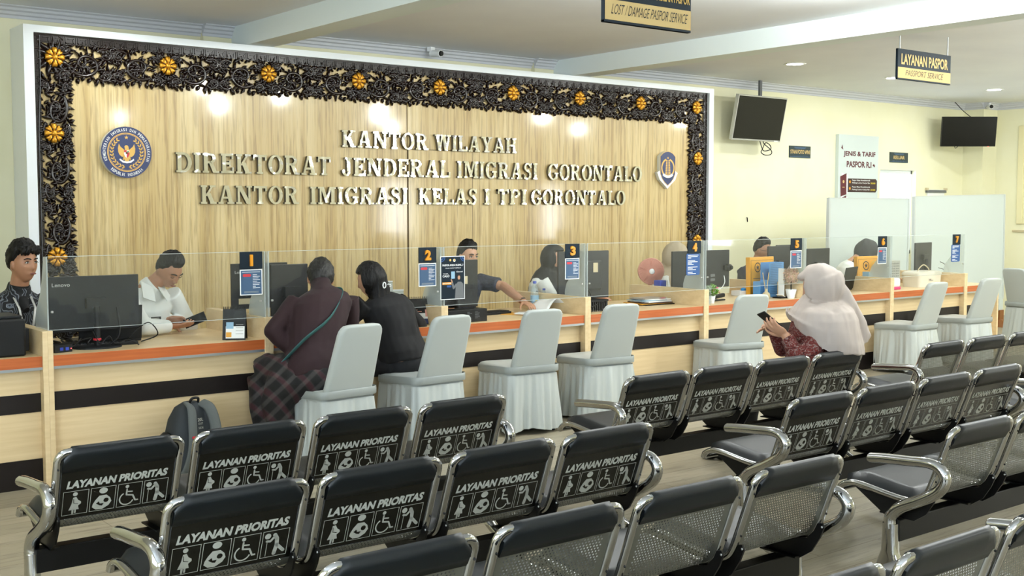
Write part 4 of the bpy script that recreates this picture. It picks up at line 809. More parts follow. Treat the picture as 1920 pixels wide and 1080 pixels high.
t = bottle('water bottle with blue cap in front of the woman in black scarf', 6.02, 7.36, .245, .036, 'bluec', 'screenblue'); b = MB(); b.M = T(-.012, -.037, .0) @ FRONT; b.disc(0, .08, .012, .001, M['yellowp'], 10); b.build('yellow_mark', t)
bottle('second blue capped bottle half hidden behind the divider of desk 4', 6.17, 7.42, .175, .03, 'bluec', 'white'); bottle('large clear water bottle with dark cap behind number 4 desk', 9.02, 7.52, .33, .052, 'navyc', 'screenblue')
# pink fan
t = thing('desk_fan', 'round pink desk fan beside the broad monitor behind number 4', 'fan', (7.59, 7.58, ZT), -.55); FR = .118; b = MB(); b.M = T(0, 0, .265) @ Matrix.Rotation(PI/2, 4, 'X')
for r_ in (FR, FR*.985): b.tube([(r_*math.cos(q), r_*math.sin(q), .0) for q in [2*PI*i/40 for i in range(40)]], .006, M['pink'], n=6, closed=True)
for k in range(56): q = 2*PI*k/56; b.tube([(.028*math.cos(q), .028*math.sin(q), .035), (.09*math.cos(q+.12), .09*math.sin(q+.12), .03), (FR*math.cos(q+.2), FR*math.sin(q+.2), .002)], .0022, M['pink'], n=4, caps=False)
b.build('grille', t); b = MB(); b.M = T(0, 0, .265) @ Matrix.Rotation(PI/2, 4, 'X'); b.lathe([(FR*1.0, 0), (FR, -.05), (FR*.8, -.085), (.05, -.1), (.0001, -.1)], M['pink'], n=36); b.build('rear_shell', t)
b = MB(); b.M = T(0, 0, .265) @ Matrix.Rotation(PI/2, 4, 'X'); b.lathe([(.0001, .042), (.024, .038), (.026, .03)], M['white'], n=20); b.build('hub_cap', t)
for k in range(5): q = 2*PI*k/5; b = MB(); b.M = T(0, 0, .265) @ Matrix.Rotation(PI/2, 4, 'X'); b.add([(.02*math.cos(q), .02*math.sin(q), .0), (.10*math.cos(q-.15), .10*math.sin(q-.15), -.012), (.115*math.cos(q+.35), .115*math.sin(q+.35), .0), (.03*math.cos(q+.9), .03*math.sin(q+.9), .01)], [(0, 1, 2, 3)], M['pinkdark'], True); b.build('blade', t, solid=.003)
b = MB(); b.tube([(0, .05, .02), (0, .055, .17)], .018, M['pink'], n=10); b.lathe([(.075, 0), (.075, .012), (.06, .022), (.02, .03)], M['white'], (0, .04, 0), 28); b.build('stand', t)
t = thing('blue_box', 'small blue box beside the pink fan stand', 'box', (7.575, 7.44, ZT)); b = MB(); b.box(-.05, .03, -.04, .04, 0, .19, M['bluec']); b.build('carton', t, bevel=.004); b = MB(); b.box(.03, .05, -.04, .04, 0, .19, M['paper']); b.build('white_side', t)
# glass vase, potted plant, black holder
t = thing('glass_jar', 'clear square glass jar with logo at the left end of desk 5', 'jar', (7.585, 6.90, ZT)); b = MB(); b.loft([[(x*.8, y*.8, 0) for x, y in rrect(.08, .08, .012)], [(x, y, .17) for x, y in rrect(.08, .08, .012)]], M['bottle']); b.build('jar_body', t); b = MB(); b.M = T(0, -.0375, 0) @ FRONT; b.ring(0, .095, .014, .017, .001, M['black'], 20); b.poly([(-.008, .085), (.006, .085), (.002, .105)], .001, M['black']); b.build('logo', t); b = MB(); b.box(-.028, .028, -.028, .028, .006, .05, M['silver']); b.build('contents', t)
def leafball(b, c, r, n, mt, size, seed=1):
    rn = random.Random(seed)
    for k in range(n):
        d = Vector((rn.gauss(0, 1), rn.gauss(0, 1), rn.gauss(0, 1))).normalized(); p = Vector(c)+d*r*rn.uniform(.6, 1); u = d.orthogonal().normalized(); v = d.cross(u); a = rn.uniform(0, 6.28); u, v = u*math.cos(a)+v*math.sin(a), v*math.cos(a)-u*math.sin(a); s = size*rn.uniform(.7, 1.2)
        b.add([p, p+(u*.5+d*.5)*s+v*s*.3, p+(u+d*.6)*s, p+(u*.5+d*.5)*s-v*s*.3], [(0, 1, 2, 3)], mt)
t = thing('potted_plant', 'tiny green plant in a white pot beside the glass jar', 'plant', (7.74, 6.97, ZT)); b = MB(); b.lathe([(.022, 0), (.035, .07), (.03, .07), (.02, .06)], M['white'], n=18); b.build('pot', t); b = MB(); leafball(b, (0, 0, .115), .042, 130, M['leaf'], .03); b.build('foliage', t); b = MB(); b.ell((.04, -.02, .135), .014, M['hotpink'], 8, 6); b.build('flower', t)
t = thing('stapler', 'black stapler lying on desk 5 beside the potted plant', 'stapler', (7.98, 7.12, ZT), .15); b = MB(); b.box(-.11, .11, -.018, .018, 0, .012, M['black']); b.build('stapler_base', t, bevel=.003); b = MB(); b.M = T(-.08, 0, .02, 0, 0, -.06); b.box(-.02, .19, -.018, .018, 0, .035, M['black']); b.build('stapler_arm', t, bevel=.008)
t = thing('desk_microphone', 'black gooseneck microphone with red tip on desk 5', 'microphone', (8.15, 7.40, ZT)); b = MB(); b.lathe([(.045, 0), (.045, .015), (.01, .03)], M['black'], n=20); b.build('foot', t); b = MB(); b.tube(crom([(0, 0, .02), (-.02, 0, .12), (-.01, 0, .19), (.05, -.01, .17), (.08, -.01, .10)], 6), .008, M['black'], n=8); b.build('gooseneck', t); b = MB(); b.ell((.082, -.01, .092), .016, M['red'], 10, 8); b.build('red_tip', t)
t = thing('web_camera', 'black clip-on camera at the right edge of the broad monitor', 'camera', (8.24, 7.24, 1.055)); b = MB(); b.ell((.03, 0, 0), (.045, .03, .035), M['black'], 12, 8); b.build('camera_body', t); b = MB(); b.tube([(.03, -.03, 0), (.03, -.04, 0)], .018, M['blackgloss'], n=12); b.build('lens', t); b = MB(); b.box(-.035, -.005, -.01, .01, -.02, .02, M['black']); b.build('clip_arm', t)
b = MB(); b.tube(crom([(8.20, 7.235, .98), (8.17, 7.20, .92), (8.10, 7.18, .87), (7.95, 7.12, .85), (7.85, 7.10, ZT+.01)], 6), .004, M['white'], n=6); tag(b.build('white_cable'), 'thin white cable hanging from the broad monitor', 'cable')
# pens, folders, boxes on desk 5
t = thing('pen_cup', 'black mesh pen cup with scissors and markers on desk 5', 'pen cup', (8.97, 7.48, ZT)); b = MB(); b.loft([[(x, y, 0) for x, y in rrect(.09, .09, .01)], [(x, y, .11) for x, y in rrect(.095, .095, .01)]], M['black']); b.build('cup', t)
for k, (x, y, mt, h) in enumerate(((-.03, 0, 'lime', .20), (-.02, .02, 'hotpink', .16), (.02, .01, 'white', .16), (.03, -.01, 'red', .15), (0, -.02, 'screenblue', .16))): b = MB(); b.tube([(x, y, .03), (x*1.5, y*1.2, h)], .008, M[mt], n=8); b.build('marker', t)
b = MB()
for s in (-1, 1): b.tube([(-.02+s*.02+.018*math.cos(q), 0, .20+.026*math.sin(q)) for q in [2*PI*i/12 for i in range(12)]], .005, M['leaf'], n=6, closed=True)
b.tube([(-.02, 0, .05), (-.02, 0, .18)], .006, M['black'], n=6); b.build('scissors', t)
t = thing('sorter_tray', 'white desk tray with coloured clips left of the pen cup', 'tray', (8.72, 7.42, ZT)); b = MB(); b.box(-.14, .10, -.06, .06, 0, .05, M['white']); b.build('tray_body', t, bevel=.006); b = MB(); b.ell((-.05, -.02, .06), (.035, .025, .018), M['bluet'], 10, 6); b.build('blue_dispenser', t); b = MB(); b.box(.02, .07, -.04, .0, .05, .068, M['hotpink']); b.build('pink_pad', t)
def folder(label, x, y, w, h, rz, lean):
    t = thing('document_folder', label, 'folder', (x, y, ZT), rz, 'yellow printed folders'); R = T(0, 0, 0, 0, lean)
    b = MB(); b.M = R; b.box(-w/2, w/2, 0, .05, .0, h, M['yellowf']); b.build('folder_body', t, bevel=.004)
    b = MB(); b.M = R @ T(0, -.0005, 0) @ FRONT; b.frame(-w/2+.015, w/2-.015, .02, h-.03, .003, .001, M['brownp'])
    for x_ in (-.07, .06): b.disc(x_, h-.10, .048, .001, M['goldprint'] if x_ > 0 else M['brownp'], 20); b.disc(x_, h-.10, .038, .0014, M['yellowf'], 20); star(b, x_, h-.10, .03, .0018, M['goldprint'] if x_ > 0 else M['brownp'])
    b.rect(-w/2+.05, w/2-.05, h-.21, h-.205, .001, M['brownp']); b.rect(-w/2+.06, w/2-.1, h-.25, h-.242, .001, M['brownp']); b.build('cover_print', t)
folder('upright yellow folder with round crest on desk 5', 8.83, 7.30, .38, .375, .05, -.03); folder('yellow folder leaning behind the number 6 sign', 10.50, 7.22, .40, .345, -.1, -.08)
t = thing('file_box', 'tall perforated blue magazine file on desk 5', 'file box', (8.80, 7.16, ZT), .12); b = MB(); w, d, h = .25, .10, .33
b.box(-w/2, w/2, -d/2, -d/2+.004, 0, h, M['bluebox']); b.box(-w/2, w/2, d/2-.004, d/2, 0, h, M['bluebox']); b.box(w/2-.004, w/2, -d/2, d/2, 0, h, M['bluebox']); b.box(-w/2, -w/2+.004, -d/2, d/2, 0, h*.5, M['bluebox']); b.box(-w/2, w/2, -d/2, d/2, 0, .004, M['bluebox']); b.build('box_shell', t)
b = MB(); b.M = T(0, -d/2, 0) @ FRONT
for i in range(12):
    for j in range(18): x_, y_ = -w/2+.02+i*.0165, .03+j*.0165; b.rect(x_, x_+.007, y_, y_+.008, .0008, M['emb_navy'])
b.build('hole_pattern', t)
t = thing('file_box', 'low perforated blue desk organiser in front of the tall one', 'file box', (8.66, 7.20, ZT), .12); b = MB(); b.box(-.06, .08, -.05, .03, 0, .15, M['bluebox']); b.build('box_shell', t, bevel=.004); b = MB(); b.M = T(0, -.05, 0) @ FRONT
for i in range(7):
    for j in range(8): b.rect(-.05+i*.017, -.043+i*.017, .02+j*.015, .027+j*.015, .0008, M['emb_navy'])
b.build('hole_pattern', t)
t = thing('file_box', 'grey perforated document box before the yellow folder at number 6', 'file box', (10.62, 7.08, ZT+.14), -.05); b = MB(); b.box(-.10, .10, -.05, .05, -.14, .16, M['silver']); b.build('box_shell', t, bevel=.003); b = MB(); b.M = T(0, -.05, 0) @ FRONT
for i in range(9):
    for j in range(6): b.rect(-.088+i*.02, -.078+i*.02, -.01+j*.026, .004+j*.026, .0008, M['greyp'])
b.build('hole_pattern', t)
t = thing('reed_diffuser', 'amber reed diffuser with two sticks on desk 5', 'diffuser', (8.62, 7.08, ZT)); b = MB(); b.lathe([(.035, 0), (.04, .01), (.035, .04), (.014, .06), (.014, .085)], M['beige'], n=18); b.build('bottle_body', t)
for s in (-1, 1): b = MB(); b.tube([(0, 0, .03), (.045*s-.01, 0, .24)], .004, M['sand'], n=6); b.build('reed', t)
t = thing('card_holder', 'white upright card holder on a black base beside the flower pot', 'holder', (8.72, 6.98, ZT)); b = MB(); b.box(-.07, .09, -.05, .05, 0, .012, M['black']); b.build('foot', t); b = MB(); b.box(-.012, .004, -.03, .03, .012, .28, M['white']); b.build('upright_sheet', t); b = MB(); b.M = T(-.04, -.03, .02, .3, 0, .3); b.box(-.06, .05, -.03, .03, 0, .004, M['paper']); b.build('leaflet', t)
t = thing('flower_pot', 'white pot with a ball of dried pink flowers on desk 5', 'plant', (8.76, 6.90, ZT)); b = MB(); b.lathe([(.032, 0), (.052, .085), (.046, .085), (.03, .02)], M['white'], n=24); b.build('pot', t); b = MB(); b.tube([(0, 0, .02), (0, 0, .16)], .006, M['black'], n=6); b.build('stem', t); b = MB(); leafball(b, (0, 0, .215), .072, 420, M['flower'], .022, 4); b.ell((0, 0, .215), .055, M['flower'], 14, 10); b.build('flower_ball', t)
t = thing('sanitizer_bottle', 'white pump bottle of sanitizer behind the scarf of the seated woman', 'bottle', (10.28, 7.66, ZT)); b = MB(); b.lathe([(.035, 0), (.036, .15), (.02, .19), (.012, .2)], M['white'], n=18); b.build('body', t); b = MB(); b.tube([(0, 0, .2), (0, 0, .255), (-.035, 0, .258)], .007, M['white'], n=8); b.lathe([(.016, .2), (.016, .225)], M['white'], n=14); b.build('pump', t); b = MB(); b.lathe([(.0365, .05), (.0365, .11)], M['bluep'], n=18); b.build('label_wrap', t)
# desks 6 and 7
t = thing('acrylic_box', 'small clear acrylic box beside the laptop on desk 6', 'box', (10.30, 7.12, ZT)); b = MB(); b.box(-.06, .12, -.05, .05, .0, .13, M['glass']); b.build('box_shell', t); b = MB(); b.box(-.05, .02, -.04, .04, .005, .19, M['screenblue']); b.build('card_stack', t)
t = thing('tape_dispenser', 'white device with pink base at the left end of desk 7', 'dispenser', (10.55, 7.02, ZT)); b = MB(); b.box(-.10, .09, -.06, .06, .025, .12, M['white']); b.build('body', t, bevel=.02); b = MB(); b.box(-.10, .09, -.062, .062, 0, .03, M['hotpink']); b.build('foot', t, bevel=.008); b = MB(); b.M = T(-.05, -.0605, .075) @ FRONT; b.disc(0, 0, .014, .0008, M['red'], 14); b.build('red_mark', t)
t = thing('cool_box', 'cream box with a carrying handle on desk 7', 'box', (11.24, 7.10, ZT), .05); b = MB(); b.loft([[(x, y, 0) for x, y in rrect(.44, .22, .04)], [(x*1.06, y*1.06, .13) for x, y in rrect(.44, .22, .04)]], M['cream_p']); b.build('box_body', t); b = MB(); b.loft([[(x*1.09, y*1.09, .13) for x, y in rrect(.44, .22, .04)], [(x*1.09, y*1.09, .15) for x, y in rrect(.44, .22, .04)], [(x*.95, y*.95, .168) for x, y in rrect(.44, .22, .04)]], M['cream_p']); b.build('lid', t)
b = MB(); b.tube(crom([(-.12, -.02, .165), (-.09, -.02, .20), (0, -.02, .235), (.09, -.02, .20), (.12, -.02, .165)], 6), .006, M['beige'], n=8); b.build('handle', t); b = MB(); b.M = T(0, -.124, 0) @ FRONT; b.rect(-.06, .02, .07, .075, .001, M['greyp']); b.rect(-.06, -.02, .082, .088, .001, M['black']); b.build('small_print', t)
t = thing('card_reader', 'black device lying on desk 7 before the cool box', 'device', (10.90, 7.30, ZT), .2); b = MB(); b.box(-.12, .06, -.05, .05, 0, .03, M['black']); b.build('case', t, bevel=.01); b = MB(); b.ell((.09, 0, .03), (.05, .04, .03), M['black'], 12, 8); b.build('roller', t)
b = MB(); b.box(10.92, 11.32, 7.42, 7.445, ZT, ZT+.185, M['beige']); tag(b.build('desk_partition'), 'short beige partition standing on desk 7', 'partition')
b = MB(); b.tube(crom([(12.0, 7.35, 1.0), (12.08, 7.33, .96), (12.14, 7.3, .86), (12.16, 7.28, ZT+.01)], 6), .004, M['black'], n=6); b.tube(crom([(12.0, 7.37, .93), (12.06, 7.33, .90), (12.12, 7.3, ZT+.01)], 6), .004, M['black'], n=6); tag(b.build('black_cable'), 'thin black cables hanging beside the grey monitor on desk 7', 'cable')

# ================================================================== covered banquet chairs
def covered_chair(label, x, y, rz, seed):
    rn = random.Random(seed); t = thing('covered_chair', label, 'chair', (x, y, 0), rz, 'banquet chairs under white covers')
    # back cover: local y = -0.2 at the seat, leaning to -0.31 at the top
    b = MB(); rings = []; zt = .90; N = 14
    def prof(z):
        u = (z-.46)/(zt-.46); w = .183-.022*u
        if u > .86: k = (u-.86)/.14; w = w-.055*(1-math.sqrt(max(0, 1-k*k)))
        return w, -.205-.155*u
    for i in range(N+1):
        z = .44+(zt-.44)*(1-(1-i/N)**1.6); w, yc = prof(max(z, .46)); th = .030 if i < N else .016
        if i == N: w -= .012
        rings.append([(px, yc+py, z) for px, py in rrect(2*w, 2*th, .028 if i < N else .015, 4)])
    b.loft(rings, M['cloth']); b.build('back_cover', t)
    b = MB(); rings = []
    for z, k in ((.405, 1.0), (.44, 1.012), (.464, 1.0), (.476, .96), (.483, .85), (.486, .2)): rings.append([(px*k, py*k-.0, z+.004*math.sin(9*px+seed)) for px, py in rrect(.43, .45, .06, 5)])
    b.loft(rings, M['cloth'], caps=True); b.build('seat_cover', t)
    # band round the back at seat height
    b = MB(); rings = [[(px*k, py*k-.0, z) for px, py in rrect(.450, .480, .07, 6)] for z, k in ((.418, 1), (.424, 1.015), (.463, 1.012), (.468, 1))]
    vs = []
    b.loft([[(px, py-.012 if py < -.1 else py*.93, z+(.0 if py > -.1 else .02)) for px, py, z in r] for r in rings], M['sash'], caps=False); b.build('waist_band', t)
    # pleated skirt
    b = MB(); rings = []; P = perim(.43, .46, .06, 150); n = len(P); ph = [rn.uniform(0, 6.28) for _ in range(6)]
    for j in range(11):
        v = j/10; z = .425-v*(.425-.035); ring = []
        for i, (px, py) in enumerate(P):
            a = 2*PI*i/n; r = math.hypot(px, py); q = i/n; f = 1+.085*v
            pl = .75*abs(math.sin(9*a+ph[0]+.5*math.sin(3*a+ph[4])+.5*v))**.7+.25*math.sin(31*a+ph[1]+2*v)+.45*math.sin(7*a+ph[2]+1.2*v)-.45
            amp = .006+.030*v**.8; d = f+pl*amp/r; zz = z+.012*v*math.sin(5*a+ph[3])
            ring.append((px*d, py*d-.012-.02*v*(py < 0)-.028*v*(py > .1), zz))
        rings.append(ring)
    b.loft(rings, M['satin'], caps=False); b.build('skirt', t)
    for sx in (-1, 1):
        for sy in (-1, 1): b = MB(); b.tube([(sx*.19, sy*.2, 0), (sx*.18, sy*.19, .40)], .012, M['black'], n=8); b.build('leg', t)
    return t
CH = [('white covered chair under the man in maroon, nearest the backpack', 3.57, 6.44, .12), ('white covered chair under the woman in black', 4.37, 6.58, .05), ('empty white covered chair before desk 3, nearest the woman in black', 5.20, 6.56, -.12),
      ('empty white covered chair before desk 4, second from the woman in black', 5.95, 6.55, -.12), ('empty white covered chair before desk 5, left of the seated scarf woman', 7.50, 6.57, -.25), ('empty white covered chair right of the seated woman with the pale scarf', 10.06, 6.53, -.02),
      ('empty white covered chair at the end of the counter before desk 7', 11.10, 6.55, -.1)]
for i, (l, x, y, r) in enumerate(CH): covered_chair(l, x, y, r, i+2)
covered_chair('white covered chair turned sideways at the right picture edge', 13.48, 7.02, -1.72, 20)

# ================================================================== rows of steel waiting seats
SW = .226
PROF = crom([(0, 0, .740), (0, .03, .655), (0, .072, .540), (0, .096, .482), (0, .122, .448), (0, .168, .432), (0, .25, .436), (0, .40, .456), (0, .46, .454), (0, .498, .436), (0, .515, .412)], 5)
LEN = [0]
for p, q in zip(PROF, PROF[1:]): LEN.append(LEN[-1]+(q-p).length)
def along(s):
    s = max(0, min(LEN[-1]-1e-6, s)); i = 0
    while LEN[i+1] < s: i += 1
    return PROF[i].lerp(PROF[i+1], (s-LEN[i])/(LEN[i+1]-LEN[i]))
def nrm(s): d = (along(s+.004)-along(s-.004)).normalized(); return Vector((0, -d.z, d.y)) if True else d   # towards the sitter's side flipped below
def shell_point(x, s, off):
    n = nrm(s); n = n if n.y*1+n.z*1 > 0 else -n      # off > 0 is the sitter's side
    p = along(s); return Vector((x, p.y, p.z))+n*off
def sheet_mesh():
    b = MB(); n = 40; L = LEN[-1]
    b.grid(lambda u, v: shell_point((u-.5)*2*(SW-.012), v*L, 0), 2, n, M['perf'], uvf=lambda u, v: ((u-.5)*2*(SW-.012), v*L)); return b
def frame_mesh():
    b = MB(); r = .035; pts = []
    for i in range(len(PROF)-1, -1, -1):
        if LEN[i] > r: pts.append(Vector((-SW, PROF[i].y, PROF[i].z)))
    c = []
    for k in range(7): a = PI/2*k/6; c.append(shell_point(-SW+r-r*math.cos(a), r-r*math.sin(a), 0))
    pts += c+[Vector((-p.x, p.y, p.z)) for p in c[::-1]]+[Vector((SW, p.y, p.z)) for p, l in zip(PROF, LEN) if l > r]
    b.tube(pts, .015, M['chrome'], n=10, ry=.013, up=(0, 1, 0)); e = PROF[-1]; b.tube([(-SW, e.y, e.z), (SW, e.y, e.z)], .009, M['chrome'], n=8)
    for s in (-1, 1):
        for z in (.06, .22): p = shell_point(s*SW, z, -.014); b.ell(p, (.004, .004, .004), M['blackpaint'], 8, 6)
    return b
def pad_mesh(s0, s1, w, th, back=0.0, corner=.02):
    b = MB(); nu, nv = 12, 12
    def f(u, v):
        x = (u-.5)*2*w; s = s0+(s1-s0)*v; e = min(u, 1-u)*2*w; g = min(v, 1-v)*(s1-s0)
        h = th*min(1, (e/.03))**.5*min(1, (g/.03))**.5; return shell_point(x, s, .003+h)
    b.grid(f, nu, nv, M['leather']); return b
def headpad_mesh():
    b = MB(); w = SW-.017; s1 = .080; rings = []
    for k in range(15):
        x = -w+2*w*k/14; e = min(k, 14-k); t = .012 if e else .006; over = 1 if abs(x) < SW-.034 else 0; s0 = 0 if over else .034
        top = along(s0); sec = [shell_point(x, s1, -.008), shell_point(x, .05, -.012-t*.3), shell_point(x, s0+.014, -.015-t*.3)]
        q = .020 if over else .006
        sec += [Vector((x, top.y-.016, top.z+q*.4)), Vector((x, top.y+.002, top.z+q)), Vector((x, top.y+.020, top.z+q*.4))]
        sec += [shell_point(x, s0+.02, t+.014), shell_point(x, .06, t+.014), shell_point(x, s1, .006)]
        rings.append(sec)
    b.loft(rings, M['leather']); return b
def sticker_mesh():
    b = MB(); s0, s1 = .080, .285; h = s1-s0; o = along(s0); q = along(s1-.03); ang = math.atan2(q.y-o.y, o.z-q.z)
    base = shell_point(0, s0, -.0045); b.M = T(base.x, base.y, base.z, 0, ang) @ FRONT     # x right, y up along the back
    w = SW-.016
    b.rect(-w, w, -.198, 0, 0, M['sticker']); z = .0006; P = M['print']
    b.frame(-w+.0, w-.0, -.198, 0, .0012, z, M['greyp'])
    b.text('LAYANAN PRIORITAS', -.188, .182, -.071, -.038, z, P, .05, .16)
    for i in range(4):
        x0 = -.197+i*.099; x1 = x0+.092; y0, y1 = -.182, -.082; b.frame(x0, x1, y0, y1, .0018, z, P); c = (x0+x1)/2
        X = lambda u: x0+u*(x1-x0); Y = lambda v: y0+v*(y1-y0)
        if i == 0:      # pregnant woman
            b.disc(X(.47), Y(.86), .0085, z, P); b.poly([(X(.40), Y(.72)), (X(.52), Y(.74)), (X(.60), Y(.60)), (X(.72), Y(.52)), (X(.73), Y(.44)), (X(.62), Y(.36)), (X(.66), Y(.20)), (X(.26), Y(.20)), (X(.36), Y(.46))], z, P)
            b.stroke([(X(.42), Y(.66)), (X(.44), Y(.48)), (X(.60), Y(.44))], .0022, z+.0004, M['sticker']); b.stroke([(X(.42), Y(.22)), (X(.42), Y(.06))], .007, z, P); b.stroke([(X(.52), Y(.22)), (X(.52), Y(.08))], .006, z, P)
        elif i == 1:    # nursing mother
            b.disc(X(.5), Y(.84), .0155, z, P, ry=.0125); b.poly([(X(.22), Y(.48)), (X(.36), Y(.64)), (X(.64), Y(.64)), (X(.80), Y(.50)), (X(.86), Y(.34)), (X(.76), Y(.18)), (X(.52), Y(.05)), (X(.26), Y(.06)), (X(.10), Y(.18)), (X(.12), Y(.30))], z, P)
            b.disc(X(.64), Y(.42), .0095, z+.0004, M['sticker']); b.poly([(X(.24), Y(.32)), (X(.36), Y(.40)), (X(.40), Y(.30)), (X(.56), Y(.30)), (X(.50), Y(.20)), (X(.40), Y(.22))], z+.0004, M['sticker'])
        elif i == 2:    # wheelchair
            b.disc(X(.38), Y(.86), .007, z, P); b.stroke([(X(.38), Y(.74)), (X(.38), Y(.50)), (X(.64), Y(.46)), (X(.76), Y(.22)), (X(.86), Y(.22))], .0062, z, P); b.stroke([(X(.40), Y(.64)), (X(.60), Y(.62))], .005, z, P); b.ring(X(.40), Y(.34), .0235, .0285, z, P, 24, 2.1, 2*PI-.35)
        else:           # elder with a stick
            b.disc(X(.20), Y(.80), .0105, z, P); b.stroke([(X(.46), Y(.82)), (X(.56), Y(.66)), (X(.58), Y(.44)), (X(.52), Y(.12))], .014, z, P); b.stroke([(X(.60), Y(.42)), (X(.86), Y(.18))], .0115, z, P); b.stroke([(X(.46), Y(.76)), (X(.32), Y(.60)), (X(.18), Y(.62))], .008, z, P); b.stroke([(X(.20), Y(.60)), (X(.20), Y(.06))], .002, z, P)
    return b
def bracket_mesh(s):
    b = MB(); x = s*(SW-.014); b.M = Matrix(((0, 0, 1, x-.004), (1, 0, 0, 0), (0, 1, 0, 0), (0, 0, 0, 1)))
    b.prism([(.16, .35), (.30, .35), (.44, .438), (.30, .425), (.18, .418), (.13, .43), (.10, .462), (.085, .492), (.066, .496), (.058, .48), (.075, .44), (.11, .385)], 0, .008, M['blackpaint'])
    b.M = Matrix(); b.box(x-.03 if s > 0 else x-.004, x+.004 if s > 0 else x+.03, .16, .32, .352, .358, M['blackpaint'])
    b.ell((x, .076, .480), (.009, .004, .009), M['silver'], 8, 6) if False else b.ell((x+.0, .066, .482), (.006, .006, .006), M['silver'], 8, 6)
    return b
MS = dict(sheet=sheet_mesh().mesh('seat_shell'), frame=frame_mesh().mesh('seat_frame'), pad=pad_mesh(.365, LEN[-1]-.012, SW-.018, .034).mesh('seat_pad'), head=headpad_mesh().mesh('head_pad'), stick=sticker_mesh().mesh('sticker'), bl=bracket_mesh(-1).mesh('bracket'), br=bracket_mesh(1).mesh('bracket'))
def inst(name, me, parent, loc=(0, 0, 0)):
    o = bpy.data.objects.new(name, me); C.objects.link(o); o.parent = parent; o.location = loc; return o
def arm_bm(s):
    b = MB(); x = 0
    pts = crom([(x, .235, .315), (x, .235, .36), (x, .195, .405), (x, .10, .455), (x, .025, .505), (x, .0, .555), (x, .022, .592), (x, .07, .606), (x, .16, .600), (x, .27, .592), (x, .335, .585)], 5); n = len(pts)
    b.tube(pts, [.028-.005*min(1, i/n*1.6)+.004*max(0, (i/n-.9)/.1) for i in range(n)], M['chrome'], n=12, ry=[.028-.007*min(1, i/n*1.4) for i in range(n)], up=(0, 1, 0)); b.ell((x, .338, .585), (.023, .012, .019), M['chrome'], 12, 8); return b
def leg_bm():
    b = MB(); rr = [rrect(.05, .062, .016, 3, 0, .235), rrect(.05, .062, .016, 3, 0, .235), rrect(.05, .07, .016, 3, 0, .235), rrect(.05, .12, .016, 3, 0, .235), rrect(.05, .22, .016, 3, 0, .235)]
    b.loft([[(x, y, z) for x, y in r] for r, z in zip(rr, (.335, .30, .22, .15, .11))], M['chrome'])
    for s in (-1, 1):
        pts = crom([(0, .235+s*.05, .13), (0, .235+s*.12, .085), (0, .235+s*.22, .045), (0, .235+s*.30, .024)], 4); b.tube(pts, [.024-.008*i/(len(pts)-1) for i in range(len(pts))], M['chrome'], n=10, ry=[.028-.014*i/(len(pts)-1) for i in range(len(pts))])
        b.lathe([(.026, 0), (.026, .012), (.02, .03)], M['blackpaint'], (0, .235+s*.30, 0), 14)
    b.tube([(0, .235, .303), (0, .235, .297)], .0, M['chrome'], n=4) if False else None
    return b
ARM = arm_bm(1).mesh('armrest'); LEG = leg_bm().mesh('leg')
def bench(label, x, y, n, stick, PITCH, first=True, last=True):
    t = thing('waiting_bench', label, 'seating', (x, y, 0), 0, 'rows of steel waiting seats'); Lg = PITCH*n
    b = MB(); b.box(0, Lg, .20, .26, .262, .352, M['blackpaint']); b.build('beam', t, bevel=.004)
    for k in range(n):
        cx = PITCH*(k+.5); s = inst('seat', MS['sheet'], t, (cx, 0, 0)); inst('seat_frame', MS['frame'], s); inst('seat_pad', MS['pad'], s); inst('head_pad', MS['head'], s); inst('bracket', MS['bl'], s); inst('bracket', MS['br'], s)
        if stick: inst('priority_sticker', MS['stick'], s)
    for on, xx in ((first, -.004), (last, Lg+.004)):
        if on: inst('armrest', ARM, t, (xx, 0, 0)); inst('leg', LEG, t, (xx, 0, 0))
    return t
bench('four-seat waiting bench with LAYANAN PRIORITAS stickers nearest the backpack and counter', 1.196, 4.15, 4, True, 0.513)
bench('four-seat stickered waiting bench second from the counter, left of the aisle', 1.236, 3.24, 4, True, 0.512)
bench('four-seat perforated waiting bench without stickers, third from the counter, left of the aisle', 1.280, 2.405, 4, False, 0.526)
bench('perforated waiting bench without stickers in the nearest bottom row', 1.378, 1.595, 4, False, 0.526)
bench('four-seat stickered waiting bench where the woman in the pale scarf sits', 3.981, 4.168, 4, True, 0.505)
bench('four-seat stickered waiting bench right of the aisle behind the pale scarf woman', 4.079, 3.226, 4, True, 0.51)
bench('perforated waiting bench right of the aisle with a large chrome arm in front', 4.047, 2.43, 4, False, 0.515)
bench('plain perforated waiting bench furthest right beside the covered chairs', 6.421, 4.046, 4, False, 0.52)
bench('waiting bench at the right picture edge of which only the arm and seat show', 6.444, 3.226, 4, False, 0.515)

# ================================================================== backpack on the floor
t = thing('backpack', 'dark grey backpack standing on the floor against desk 1', 'backpack', (2.72, 6.58, 0), .15)
b = MB(); rings = []
for z, w, d in ((.0, .13, .09), (.02, .155, .115), (.12, .16, .125), (.25, .15, .115), (.35, .128, .095), (.42, .09, .07), (.45, .04, .035)): rings.append([(px+.0, py, z) for px, py in rrect(2*w, 2*d, min(w, d)*.75, 5)])
b.loft(rings, M['bagcloth']); b.build('bag_body', t)
for s in (-1, 1):
    b = MB(); b.tube(crom([(s*.045, -.045, .445), (s*.06, -.11, .42), (s*.075, -.145, .33), (s*.085, -.155, .2), (s*.11, -.135, .08), (s*.13, -.10, .03)], 5), .034, M['bagstrap'], n=8, ry=.011, up=(0, -1, .2)); b.build('shoulder_strap', t)
b = MB(); b.ell((-.165, .0, .16), (.05, .09, .13), M['black'], 12, 10); b.build('side_pocket', t)
